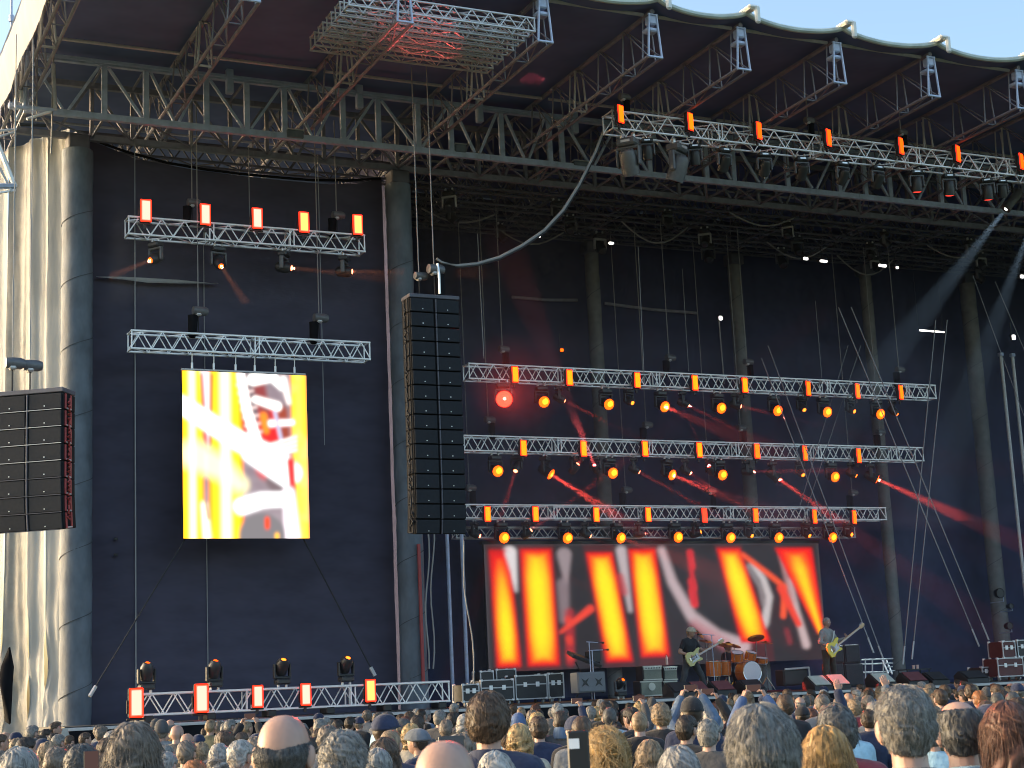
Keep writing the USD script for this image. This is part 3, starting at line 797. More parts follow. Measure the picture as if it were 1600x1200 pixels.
YL = 37.2
M['screen_left'] = screen_mat('left_screen_picture', 1.35)
M['screen_wall'] = screen_mat('video_wall_picture', 1.0)
ls = screen('portrait_screen', 'bright upright screen showing a close-up of a guitar on the black scrim', 9.11, 12.13, 5.68, 9.6, YL, 118, 154, paint_left, 1.0, M['screen_left'], (6, 8))
for x in (300, 334, 368, 398, 430, 460):
    a = at(x, 572, y=YL)
    MB().cbox((a[0], YL, 9.72), (.05, .05, .2), .01).tube([(a[0], YL, 9.8), (a[0], YL - .02, 10.05)], .014, 5).build('hanging_bracket', M['alu'], ls)
MB().cbox((10.62, YL, 9.64), (3.02, .1, .05), .012).build('hanging_bar', M['alu_dim'], ls)
YW = 43.0
a, b = at(754, 851, y=YW), at(1292, 1048, y=YW)
XW0, XW1, ZW0, ZW1 = a[0], b[0], at(755, 1051, y=YW)[2], a[2]
vw = screen('video_wall', 'wide video wall with glowing red and yellow bars behind the band', XW0, XW1, ZW0, ZW1, YW, 270, 100, paint_wall, 1.0, M['screen_wall'], (22, 7))
MB().box(((XW0 + XW1) / 2, YW + .02, ZW1 + .05), (XW1 - XW0 + .1, .2, .09)).build('top_rail', M['black'], vw)

# ---------------------------------------------------------------- fixtures
M['strobe_orange'] = lamp('strobe_orange_glow', (1.0, .1, .003), 4.0)
M['strobe_yellow'] = lamp('strobe_yellow_glow', (1.0, .125, .003), 5.0)
M['strobe_deep'] = lamp('strobe_deep_orange_glow', (1.0, .07, .003), 3.5)
M['strobe_hot'] = lamp('strobe_hot_red_glow', (1.0, .032, .024), 30.0)
M['strobe_hot2'] = lamp('strobe_hot_orange_glow', (1.0, .062, .014), 18.0)
M['strobe_red'] = lamp('strobe_red_glow', (1.0, .12, .04), 1.1)
M['strobe_halo'] = lamp('added_halo_glow', (1.0, .02, .006), 4.0)  # red glow of the added bloom halo, not a real lamp part
M['strobe_inner_halo'] = lamp('added_inner_halo_glow', (1.0, .02, .012), 14.0)  # brighter inner layer of the added bloom halo
M['lens_orange'] = lamp('lens_orange_glow', (1.0, .06, .002), 6.0)
M['lens_core'] = lamp('lens_core_glow', (1.0, .13, .006), 9.0)
M['lens_yellow'] = lamp('lens_yellow_glow', (1.0, .14, .012), 6.0)
M['lens_hot'] = lamp('lens_hot_glow', (1.0, .13, .06), 14.0)
M['lens_bigred'] = lamp('lens_big_red_glow', (1.0, .007, .0035), 30.0)
M['lens_red'] = lamp('lens_red_glow', (1.0, .06, .04), 1.4)
M['lens_dark'] = mat('dark_lens', (.02, .022, .03), .1)
M['lens_white'] = lamp('white_flood_glow', (1, .97, .9), 3.0)
M['lens_spot'] = lamp('white_spot_glow', (.92, 1.0, .95), 5.0)


def beam(th, pos, aim, color, watts, half_angle, blend=.25, r=.05):
    """The lamp's own light: a narrow cone from its lens."""
    p = numbered(th.path + '/lamp_light')
    l = UsdLux.SphereLight.Define(stage, p)
    l.CreateRadiusAttr(r); l.CreateIntensityAttr(watts); l.CreateColorAttr(Gf.Vec3f(*color)); l.CreateNormalizeAttr(True)
    sh = UsdLux.ShapingAPI.Apply(l.GetPrim())
    sh.CreateShapingConeAngleAttr(half_angle); sh.CreateShapingConeSoftnessAttr(blend)
    z = -np.asarray(aim, float); z /= np.linalg.norm(z)
    x = np.cross([0, 0, 1.0], z); x /= np.linalg.norm(x); y = np.cross(z, x)
    q = np.asarray(pos) - th.org
    UsdGeom.Xformable(l).AddTransformOp().Set(Gf.Matrix4d(*[float(k) for k in (*x, 0, *y, 0, *z, 0, *q, 1)]))


def moving_head(label, top, aim, group, size=1.0, lens='lens_orange', lr=.13, body='housing', up=1, yoke='housing_grey', light=None):
    """Hung under `top` (up=1) or standing on it (up=-1)."""
    s = size
    top = np.asarray(top, float)
    t = thing('moving_head', label, 'stage light', top, group=group)
    k = -up
    aim = np.asarray(aim, float); aim /= np.linalg.norm(aim)
    h = np.array([aim[0], aim[1], 0]); hn = np.linalg.norm(h)
    h = h / hn if hn > .15 else np.array([0.25, -.97, 0])
    side = np.array([-h[1], h[0], 0])
    R = np.stack([side, h, [0, 0, 1]], 1)
    for sx in (-.1, .1):
        MB().cbox(top + R @ np.array([sx * s, 0, .0]) + [0, 0, k * .05 * s], (.05 * s, .07 * s, .1 * s), .012).build('clamp', M['alu'], t)
    b = MB().cbox(top + [0, 0, k * .16 * s], (.34 * s, .26 * s, .13 * s), .03 * s, R).build('base', M[body], t)
    MB().box(top + [0, 0, k * .16 * s] - h * .136 * s * -1 * -1, (.16 * s, .012, .04 * s), R).build('display', M['badge'], b)
    ctr = top + np.array([0, 0, k * .5 * s])
    y = MB()
    for sx in (-1, 1):
        y.cbox(ctr + side * sx * .19 * s + [0, 0, -k * .1 * s], (.05 * s, .11 * s, .34 * s), .018 * s, R)
    y.cbox(top + [0, 0, k * .255 * s], (.42 * s, .12 * s, .06 * s), .02 * s, R)
    y.build('yoke', M[yoke], t)
    hd = MB().lathe([(.02, -.22 * s), (.1 * s, -.215 * s), (.135 * s, -.17 * s), (.15 * s, -.02 * s), (.15 * s, .1 * s), (max(lr * 1.12, .1) * s, .2 * s), (lr * 1.08 * s, .215 * s), (lr * .98 * s, .2 * s)], ctr, aim, 16).build('head', M[body], t, smooth=35)
    MB().lathe([(lr * .98 * s, .192 * s), (lr * .97 * s, .207 * s), (lr * .6 * s, .222 * s), (.01, .228 * s)], ctr, aim, 16).build('lens', M[lens], hd, smooth=True)
    if lens == 'lens_orange' and lr > .1:
        MB().lathe([(lr * .66 * s, .221 * s), (lr * .4 * s, .23 * s), (.01, .233 * s)], ctr + R @ np.array([.012, 0, .008]), aim, 12).build('lens_core', M['lens_core'], hd, smooth=True)
    if light:
        beam(t, ctr + aim * .26 * s, aim, *light)
    return t


strobe_src = {}


def strobe(label, c, m, group, rz=0.0, s=1.0):
    """Upright oblong lamp: housing, glowing face, yoke bracket."""
    if m not in strobe_src:
        t = thing('strobe_panel', label, 'strobe light', c, rz, group, scale=s)
        MB().cbox((0, .06, 0), (.22, .11, .46), .025).build('housing', M['housing'], t, local=True)
        hot = 'hot' in m
        f = MB().cbox((0, -.012, 0), (.165, .04, .395) if not hot else (.165, .04, .385), .02).build('glowing_face', M[m], t, local=True)
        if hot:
            MB().cbox((0, -.006, 0), (.195, .034, .415), .025).build('inner_rim', M['strobe_inner_halo'], t, local=True)  # inner halo layer added round the hot face
        MB().cbox((0, -.002, 0), (.2 if not hot else .22, .03, .435 if not hot else .44), .014).build('face_rim', M['strobe_halo'], t, local=True)  # glowing red border added to imitate bloom around the face
        y = MB()
        for sx in (-.125, .125):
            y.cbox((sx, .07, -.06), (.02, .04, .2), .006)
        y.cbox((0, .07, -.245), (.27, .05, .03), .008).cbox((0, .075, -.3), (.06, .05, .1), .01)
        y.build('bracket', M['black'], t, local=True)
        MB().cbox((0, .135, .05), (.12, .04, .2), .01).build('power_box', M['housing_grey'], t, local=True)
        strobe_src[m] = t
        return t
    return copy_of(strobe_src[m], 'strobe_panel', label, c, rz, group, scale=s)


def hoist(label, p, zroof, group, s=1.0, bag=1, rz=0.0):
    """Chain motor with its hanging chain bag; p is where its hook meets the load."""
    p = np.asarray(p, float)
    t = thing('chain_hoist', label, 'hoist', p, group=group)
    z0 = .62 * s
    MB().tube([p, p + [0, 0, z0 - .12 * s]], .016, 5).build('sling', M['cable_dark'], t)
    MB().lathe([(.03, -.2 * s), (.11 * s, -.19 * s), (.12 * s, -.05 * s), (.12 * s, .1 * s), (.09 * s, .19 * s), (.02, .2 * s)], p + [0.05, 0, z0], (1, .1, 0), 12).build('motor', M['housing_grey'], t, smooth=40)
    MB().cbox(p + [0, 0, z0 - .02 * s], (.15 * s, .19 * s, .24 * s), .03).build('gearbox', M['alu_dim'], t)
    if bag:
        MB().lathe([(.07 * s, 0), (.105 * s, .04), (.12 * s, .5 * s), (.13 * s, .56 * s), (.11 * s, .56 * s)], p + [-.15 * s * bag, .02, z0 - .68 * s], (0.04 * bag, 0, 1), 10).build('chain_bag', M['skirt'], t, smooth=40)
    MB().tube([p + [0, 0, z0 + .1 * s], (p[0], p[1], zroof)], .013, 4).build('lifting_chain', M['cable'], t)
    return t


toward = lambda v: np.asarray(v, float)
# --- left bay: three trusses
tl = at(207, 345, y=37.5); tr_ = at(563, 369, y=37.5)
ZTT = 13.05
truss('lighting_truss', 'upper left lighting truss carrying hot red strobes high on the scrim', 'truss', (7.9, 37.5, 13.07), (13.8, 37.5, 13.07), .4, .42, .55, M['alu'], joint=2.0)
truss('lighting_truss', 'bare aluminium truss holding the upright screen', 'truss', (7.92, 37.3, 10.28), (13.78, 37.3, 10.28), .4, .42, .5, M['alu'], joint=3.0)
truss('lighting_truss', 'low truss lying along the left stage edge with hot strobes', 'truss', (7.75, 35.75, 1.98), (14.9, 35.75, 1.98), .4, .44, .55, M['alu'], joint=2.4)
bt = thing('truss_support', 'row of small black blocks carrying the low left truss', 'support', (7.8, 35.75, DZ))
for x in np.linspace(7.95, 14.7, 6):
    MB().cbox((x, 35.75, DZ + .075), (.2, .5, .15), .02).build('foot_block', M['black'], bt)
for i, (x, y, s) in enumerate(((228, 329, 1.25), (321, 335, 1.2), (402, 341, 1.2), (475, 347, 1.2), (559, 351, 1.2))):
    p = at(x, y, y=37.22)
    strobe('hot glowing red strobe on the upper left truss, %s from left' % ordw(i), p, 'strobe_hot' if i < 3 else 'strobe_hot2', 'strobes on the upper left truss', s=s)
mh = ((243, 385, (-.75, -.5, -.45)), (341, 393, (.1, -.75, -.65)), (443, 392, (.75, -.6, -.2)), (537, 396, (.8, -.58, -.1)))
for i, (x, y, am) in enumerate(mh):
    p = at(x, y - 20, y=37.5)
    moving_head('small lit moving head under the upper left truss, %s from left' % ordw(i), (p[0], 37.5, 12.84), am, 'moving heads under the upper left truss', .95, 'lens_orange' if i < 2 else 'lens_hot', .07,
                light=((1, .25, .08), BEAM * .5, 3.5) if True else None)
for i, (x, y, s, m) in enumerate(((213, 1098, 1.4, 'strobe_hot'), (315, 1091, 1.4, 'strobe_hot'), (403, 1088, 1.1, 'strobe_hot'), (478, 1085, 1.1, 'strobe_hot'), (579, 1079, 1.15, 'strobe_hot2'))):
    p = at(x, y, y=35.45)
    strobe('hot glowing strobe on the low stage-edge truss, %s from left' % ordw(i), p, m, 'strobes on the low left truss', s=s)
for i, (x, am) in enumerate(((229, (.05, -.3, .95)), (335, (.1, -.35, .95)), (441, (.05, -.6, .8)), (541, (.1, -.65, .75)))):
    p = at(x, 1075, y=35.75)
    moving_head('black moving head standing on the low left truss, %s from left' % ordw(i), (p[0], 35.75, 2.2), am, 'moving heads standing on the low left truss', .95, 'lens_orange' if i < 2 else 'lens_yellow', .06, up=-1, yoke='housing')
for x, y, lb in ((300, 325, 'left hoist above the upper left truss'), (526, 345, 'right hoist above the upper left truss')):
    p = at(x, y, y=37.5); hoist(lb, (p[0], 37.5, 13.28), 16.3, 'hoists over the left bay', .85)
for x, y, lb in ((310, 520, 'left hoist above the screen truss'), (499, 525, 'right hoist above the screen truss')):
    p = at(x, y, y=37.3); hoist(lb, (p[0], 37.3, 10.5), 16.3, 'hoists over the left bay', .95)
for i, (x, lb) in enumerate(((211, 'thin wire running down the scrim left of the screen'), (500, 'thin wire running down right of the upper left truss'), (391, 'thin wire hanging through the middle of the left bay'))):
    a = at(x, 400, y=37.62)
    t = thing('hanging_wire', lb, 'wire', (a[0], 37.62, 2))
    MB().tube([(a[0] + .0, 37.62, 15.4), (a[0], 37.62, (10.5, 8.0, 13.3)[i] if i else 2.4)], .012, 4).build('wire_rope', M['wire'], t)
for i, (p, q, lb) in enumerate((((292, 838), (140, 1088), 'dark guy rope slanting down to the left tower foot'), ((472, 838), (586, 1056), 'dark guy rope slanting from the screen to the low truss'))):
    a, b = at(*p, y=37.3), at(*q, y=36.6)
    t = thing('guy_rope', lb, 'rope', b)
    MB().tube([a, b], .018, 6).build('rope', M['cable_dark'], t)
    MB().tube([b + (a - b) * .0, b + (a - b) * .06], .045, 6).build('ratchet', M['alu_dim'], t)

# --- front lighting truss
YFT = 33.0
truss('lighting_truss', 'long bright lighting truss hanging below the roof front with orange strobes', 'truss', (18.5, YFT, 15.28), (34.6, YFT, 15.28), .48, .44, .62, M['alu'], joint=3.05, rc=.028, rb=.016)
for i, (x, y) in enumerate(((970, 178), (1079, 190), (1186, 204), (1295, 215), (1408, 228), (1497, 240), (1596, 252))):
    p = at(x, y, y=YFT - .42)
    strobe('orange strobe on the front lighting truss, %s from left' % ordw(i), p, ('strobe_orange', 'strobe_orange', 'strobe_deep', 'strobe_deep', 'strobe_deep', 'strobe_deep', 'strobe_deep')[i], 'strobes on the front lighting truss', rz=.38, s=1.05)
for i, (x, s, am, ln) in enumerate(((982, 1.45, (.35, .3, -.9), 'lens_dark'), (1012, .85, (.1, .2, -1), 'lens_dark'), (1058, 1.5, (-.2, .35, -.9), 'lens_dark'), (1086, .85, (.1, .2, -1), 'lens_dark'), (1131, .95, (0, .4, -.5), 'lens_dark'),
                                  (1193, .95, (.1, .45, -.6), 'lens_dark'), (1251, .95, (.1, .5, -.5), 'lens_dark'), (1314, .95, (.0, .5, -.5), 'lens_dark'), (1368, .95, (.0, .5, -.5), 'lens_dark'), (1428, .95, (.05, .15, -1), 'lens_red'),
                                  (1478, .95, (.05, .15, -1), 'lens_red'), (1537, .95, (.1, .15, -1), 'lens_red'), (1560, .8, (.1, .3, -1), 'lens_dark'))):
    p = at(x, 240, y=YFT)
    moving_head('%s lamp hanging under the front lighting truss, %s from its left end' % ('red lit' if ln == 'lens_red' else 'large unlit' if s > 1.2 else 'unlit', ordw(i)), (p[0], YFT, 15.05), am, 'lamps under the front lighting truss', s, ln, .13, body='housing_grey' if s > 1.2 else 'housing')
for i, (x, lb) in enumerate(((976, 'hoist above the left end of the front lighting truss'), (1263, 'hoist above the middle of the front lighting truss'), (1407, 'hoist above the right part of the front lighting truss'))):
    p = at(x, 200, y=YFT); hoist(lb, (p[0], YFT, 15.52), 16.6, 'hoists over the front lighting truss', .75, bag=-1)
# white spotlights shining through the smoke
for (x, y, x2, y2, lb, w) in ((1572, 326, 1432, 505, 'bright white spotlight shining a pale beam down into the stage', 1.0), (1612, 350, 1535, 560, 'second white spotlight at the right picture edge', .8)):
    a, b = at(x, y, y=35.9), at(x2, y2, y=36.5)
    am = (b - a) / np.linalg.norm(b - a)
    t = thing('spotlight', lb, 'stage light', a)
    MB().lathe([(.03, -.75), (.12, -.74), (.14, -.5), (.13, -.1), (.15, -.05), (.15, .02), (.135, .02)], a, am, 16).build('tube_body', M['housing_grey'], t, smooth=40)
    MB().lathe([(.134, .0), (.13, .012), (.01, .025)], a, am, 16).build('lens', M['lens_spot'], t)
    MB().tube([a - am * .4, a - am * .4 + [0, 0, .5]], .03, 6).build('bracket', M['black'], t)
    MB().tube([a - am * .4 + [0, 0, .5], (a[0], YFT + .3, 15.1)], .02, 5).build('hanging_pipe', M['steel'], t)
    beam(t, a + am * .08, am, (.75, .95, 1.0), BEAM * .55 * w, 5.0, .3, .06)

# unlit lamps hanging among the dark inner trusses
for k, (y, zt) in enumerate(((39.2, 15.38), (40.7, 15.46), (42.1, 15.48))):
    for i in range(7):
        x = 17.2 + i * 3.6 + k * 1.1 + rnd.uniform(-.7, .7)
        moving_head('unlit lamp in the dark roof, %s truss behind the girder, %s from left' % (ordw(k), ordw(i)), (x, y, zt), (rnd.uniform(-.6, .6), -.5, -.6), 'unlit lamps deep under the roof', rnd.uniform(.8, 1.05), 'lens_dark', .12, yoke='alu_dim' if (i + k) % 3 == 0 else 'housing_grey')
for i in range(9):
    x, y = 16.8 + i * 2.9 + rnd.uniform(-.5, .5), rnd.uniform(38.6, 42.8)
    q = [(x + j * .28, y, 15.35 - .32 * math.sin(j / 8 * np.pi) * (1 + .4 * (i % 3))) for j in range(9)]
    t = thing('sagging_cable', 'dark cable sagging under the inner roof trusses, %s from left' % ordw(i), 'cable', q[0])
    MB().tube(q, .025, 5).build('cable_run', M['cable'], t)

# --- three lighting rows over the band
ROWS = [(40.7, (727, 571), (1455, 603), .42), (41.7, (719, 681), (1436, 702), .42), (42.5, (714, 788), (1378, 796), .38)]
rown = ['top', 'middle', 'bottom']
rowz = []
for k, (y, pa, pb, h) in enumerate(ROWS):
    a, b = at(*pa, y=y), at(*pb, y=y)
    z = (a[2] + b[2]) / 2 - h / 2
    rowz.append(z)
    truss('lighting_truss', '%s of the three long lighting trusses above the video wall' % rown[k], 'truss', (a[0], y, z), (b[0], y, z), .4, h, .5, M['alu'], joint=3.0, rc=.024, rb=.014)
a, b = at(712, 834, y=42.75), at(1337, 841, y=42.75)
truss('lighting_truss', 'dark truss that carries the video wall, below the lighting rows', 'truss', (a[0], 42.9, ZW1 + .32), (b[0], 42.9, ZW1 + .32), .3, .3, .5, M['alu_dim'], joint=0, each=True)
STR = [((805, 585), (890, 590), (996, 594), (1086, 598), (1164, 602), (1263, 607), (1340, 611), (1408, 613)),
       ((818, 700), (912, 701), (1008, 701), (1093, 703), (1183, 705), (1258, 708), (1342, 712)),
       ((762, 803), (837, 803), (932, 804), (1013, 804), (1101, 805), (1181, 805), (1273, 807), (1335, 808))]
for k, row in enumerate(STR):
    y = ROWS[k][0] - .38
    for i, (px, py) in enumerate(row):
        p = at(px, py, y=y)
        m = 'strobe_yellow' if px < 1180 else 'strobe_orange'
        if k == 2 and i == 4:
            m = 'strobe_red'
        strobe('%s strobe on the %s lighting row, %s from the speaker stack' % ('dim red' if m == 'strobe_red' else 'glowing amber', rown[k], ordw(i)), p, m, 'strobes on the lighting rows', rz=.3 if px > 1240 else .1, s=1.05 if k < 2 else 1.0)
# (u, v, kind, aim, beam)   w: wash with wide lens, s: spot with small lens
HEADS = [[(845, 615, 'w', (-.1, -.9, -.35), 0), (880, 617, 's', (.75, -.4, -.5), 1), (946, 617, 'w', (0, -.92, -.35), 0), (984, 620, 's', (.2, -.8, -.5), 0), (1033, 620, 'w', (.1, -.9, -.4), 1), (1073, 625, 's', (.75, -.4, -.5), 1), (1121, 625, 'w', (0, -.95, -.3), 0),
          (1154, 628, 's', (.6, -.6, -.3), 1), (1209, 629, 'w', (0, -.92, -.35), 0), (1252, 630, 's', (0, -.8, -.6), 0), (1286, 631, 'w', (0, -.95, -.3), 0), (1330, 633, 's', (.2, -.8, -.5), 0), (1369, 636, 'w', (0, -.95, -.3), 0), (1399, 643, 's', (.5, -.5, -.7), 0)],
         [(773, 722, 'w', (-.05, -.95, -.3), 0), (803, 723, 's', (-.5, -.5, -.75), 1), (857, 723, 'w', (.55, -.65, -.6), 2), (900, 723, 's', (.3, -.5, .5), 1), (952, 722, 'w', (.0, -.95, -.3), 0), (996, 728, 's', (.7, -.5, -.55), 1), (1045, 727, 'w', (.3, -.85, -.4), 1), (1076, 733, 's', (.6, -.5, -.6), 1), (1123, 730, 'w', (0, -.95, -.3), 0),
          (1173, 730, 's', (.8, -.5, -.05), 1), (1213, 730, 'w', (.7, -.3, -.6), 1), (1250, 729, 's', (0, -.8, -.6), 0), (1298, 730, 'w', (0, -.95, -.3), 0), (1334, 737, 's', (.5, -.6, -.5), 0), (1366, 735, 'w', (.72, -.55, -.5), 2)],
         [(747, 829, 's', (.6, -.6, -.45), 2), (783, 828, 'w', (0, -.95, -.25), 0), (827, 827, 's', (.5, -.6, .45), 1), (882, 830, 'w', (0, -.93, -.3), 0), (920, 831, 's', (.65, -.5, -.5), 1), (965, 828, 'w', (.1, -.92, -.3), 1), (1005, 829, 's', (.9, -.4, 0), 1), (1054, 827, 'w', (0, -.95, -.2), 0), (1091, 827, 's', (.5, -.7, .2), 0), (1136, 829, 'w', (0, -.95, -.3), 0),
          (1171, 833, 's', (.2, -.8, -.5), 0), (1211, 831, 'w', (0, -.95, -.3), 0), (1261, 836, 's', (.2, -.8, -.5), 0), (1295, 831, 'w', (0, -.95, -.3), 0), (1326, 832, 's', (.2, -.9, -.3), 0)]]
for k, row in enumerate(HEADS):
    y, z = ROWS[k][0], rowz[k] - ROWS[k][3] / 2
    for i, (px, py, kd, am, bm) in enumerate(row):
        p = at(px, py, y=y)
        am = np.array(am, float); am /= np.linalg.norm(am)
        sz = 1.0 if kd == 'w' else .82
        # the hook height is set so that the lens sits where the photo shows it
        tx = p[0] - am[0] * .2 * sz
        moving_head('%s, %s lighting row, %s from the speaker stack' % ('wash light with wide amber lens' if kd == 'w' else 'small-lensed spot', rown[k], ordw(i)), (tx, y, z - .01), am, 'moving heads under the lighting rows', sz,
                    'lens_orange' if kd == 'w' else ('lens_hot' if bm else 'lens_yellow'), .16 if kd == 'w' else .075, yoke='housing',
                    light=((1, .07, .04), BEAM * (1.15 if bm == 2 else .75) * (1 if kd == 'w' else .6), 4.5 if kd == 'w' else 2.2) if bm else None)
p = at(791, 612, y=40.2)
moving_head('big blinding red lamp under the left end of the top lighting row', (p[0] + .05, 40.5, rowz[0] - .2), (-.35, -.93, -.1), 'moving heads under the lighting rows', 1.15, 'lens_bigred', .2, light=((1, .05, .03), BEAM * .45, 15.0))
for k, lst in enumerate((((787, 566), (1048, 577), (1170, 585), (1408, 598)), ((765, 680), (1012, 682), (1160, 692), (1378, 700)), ((735, 785), (980, 790), (1112, 792), (1335, 795)))):
    for i, (px, py) in enumerate(lst):
        p = at(px, py, y=ROWS[k][0])
        hoist('chain hoist above the %s lighting row, %s from the speaker stack' % (rown[k], ordw(i)), (p[0], ROWS[k][0] + .05, rowz[k] + ROWS[k][3] / 2), 15.6, 'hoists over the lighting rows', .82, bag=1 if i % 2 else -1)

# two lamps turned up into the roof, colouring the raised grid
for (px, py, tgt, lb, w) in ((930, 722, (12.9, 31.0, 16.1), 'small spot turned up towards the raised roof grid, middle row', .9), (1110, 722, tuple(at(845, 145, z=16.75)), 'small spot turned up towards the roof trusses, middle row', .4)):
    p = at(px, py, y=41.7)
    am = np.array(tgt) - p; am /= np.linalg.norm(am)
    moving_head(lb, (p[0], 41.7, rowz[1] - .22), am, 'moving heads under the lighting rows', .8, 'lens_red', .07, yoke='housing', light=((1, .1, .09), BEAM * w, (3.2 if w > .5 else 1.3)))

# crossing wires on the right and hanging wires at the back
wires = [((1320, 775), (1240, 1075 - 30), 0), ]
WIR = [((1453, 470), (1280, 1090), 41, 'b'), ]
for i, (p, q, y0, y1) in enumerate((((1480, 500), (1425, 1030), 38.5, 38.5), ((1462, 500), (1411, 1038), 38.5, 38.5), ((1330, 480), (1545, 1000), 38.2, 37.6), ((1310, 480), (1530, 1010), 38.2, 37.6), ((1200, 540), (1382, 1035), 40.0, 38.6), ((1190, 560), (1365, 1020), 40.0, 38.6),
                                    ((1345, 540), (1262, 790), 41, 41), ((1325, 540), (1250, 790), 41, 41), ((1555, 440), (1640, 640), 38.5, 38.5), ((1520, 430), (1640, 760), 38.5, 38.5))):
    a, b = at(*p, y=y0), at(*q, y=y1)
    t = thing('stay_wire', 'thin stay wire in the dark right part, number %s of the %s' % (ordw(i % 6), 'long crossing pairs' if i < 6 else 'fainter upper ones'), 'wire', b, group='stay wires crossing at the right' if i < 6 else 'upper stay wires at the right')
    MB().tube([a, b], .015 if i < 6 else .009, 4).build('wire_rope', M['wire'], t)
    if i < 6:
        MB().tube([b, b + (a - b) * .05], .026, 5).build('turnbuckle', M['alu_dim'], t)
for i, (px, v0, v1, yy_, lb) in enumerate(((1003, 385, 600, 38.0, 'long pale wire hanging from the roof to the top lighting row'), (752, 365, 560, 38.0, 'thin wire hanging behind the big speaker stack'), (1072, 420, 580, 41, 'faint wire hanging behind the top lighting row'), (1280, 470, 590, 41, 'faint wire hanging near the far tower'))):
    a, b = at(px - 6, v0, y=yy_), at(px + 4, v1, y=yy_)
    t = thing('hanging_wire', lb, 'wire', b)
    MB().tube([a, b], .011, 4).build('wire_rope', M['wire'], t)
# small white work lamps
for i, (px, py, w_, h_, yy_, lb) in enumerate(((955, 380, 9, 4, 41, 'small white lamp glinting under the rear roof truss'), (1259, 404, 9, 5, 41, 'left small white work lamp under the dark roof'), (1287, 408, 15, 4, 41, 'flat white work lamp, middle of the three under the roof'), (1379, 415, 16, 5, 41, 'wide white work lamp, right of the three under the roof'),
                                               (1126, 497, 6, 7, 41, 'white bulb on a thin stand above the top lighting row'), (1584, 527, 7, 9, 40, 'small white bulb at the right picture edge'), (843, 370, 3, 3, 39, 'tiny white lamp beside the hanging cable'), (878, 547, 5, 5, 41, 'tiny orange lamp above the top lighting row'), (1402, 418, 5, 5, 41, 'tiny white lamp beside the wide work lamp'), (1597, 432, 8, 6, 40, 'white lamp cut by the right picture edge'))):
    p = at(px, py, y=yy_)
    k = yy_ * 1.14 / FPX
    t = thing('work_lamp', lb, 'lamp', p)
    MB().cbox(p, (w_ * k, .07, h_ * k), .02).build('glowing_face', M['lens_white' if i != 7 else 'lens_orange'], t)
    MB().cbox(p + [0, .08, .01], (w_ * k * 1.15, .08, h_ * k * 1.25), .02).build('lamp_housing', M['black'], t)
    if i == 4:
        MB().tube([p + [0, .1, -.05], p + [.03, .1, -2.0]], .02, 5).build('stand', M['cable'], t)
    else:
        MB().tube([p + [0, .1, 0], p + [0, .1, .5]], .015, 4).build('hanger', M['black'], t)
a, b = at(1437, 516, y=40.5), at(1475, 519, y=40.5)
t = thing('light_bar', 'short bright white light bar hanging in the dark right part', 'lamp', a)
MB().tube([a, b], .03, 6).build('glowing_tube', M['lens_white'], t)
MB().tube([a + [0, .05, .03], b + [0, .05, .03]], .03, 6).build('tube_holder', M['black'], t)
for e in (a, b):
    MB().tube([e + [0, .05, .03], e + [0, .05, 5.0 - 1.6]], .006, 4).build('hanger', M['cable_dark'], t)

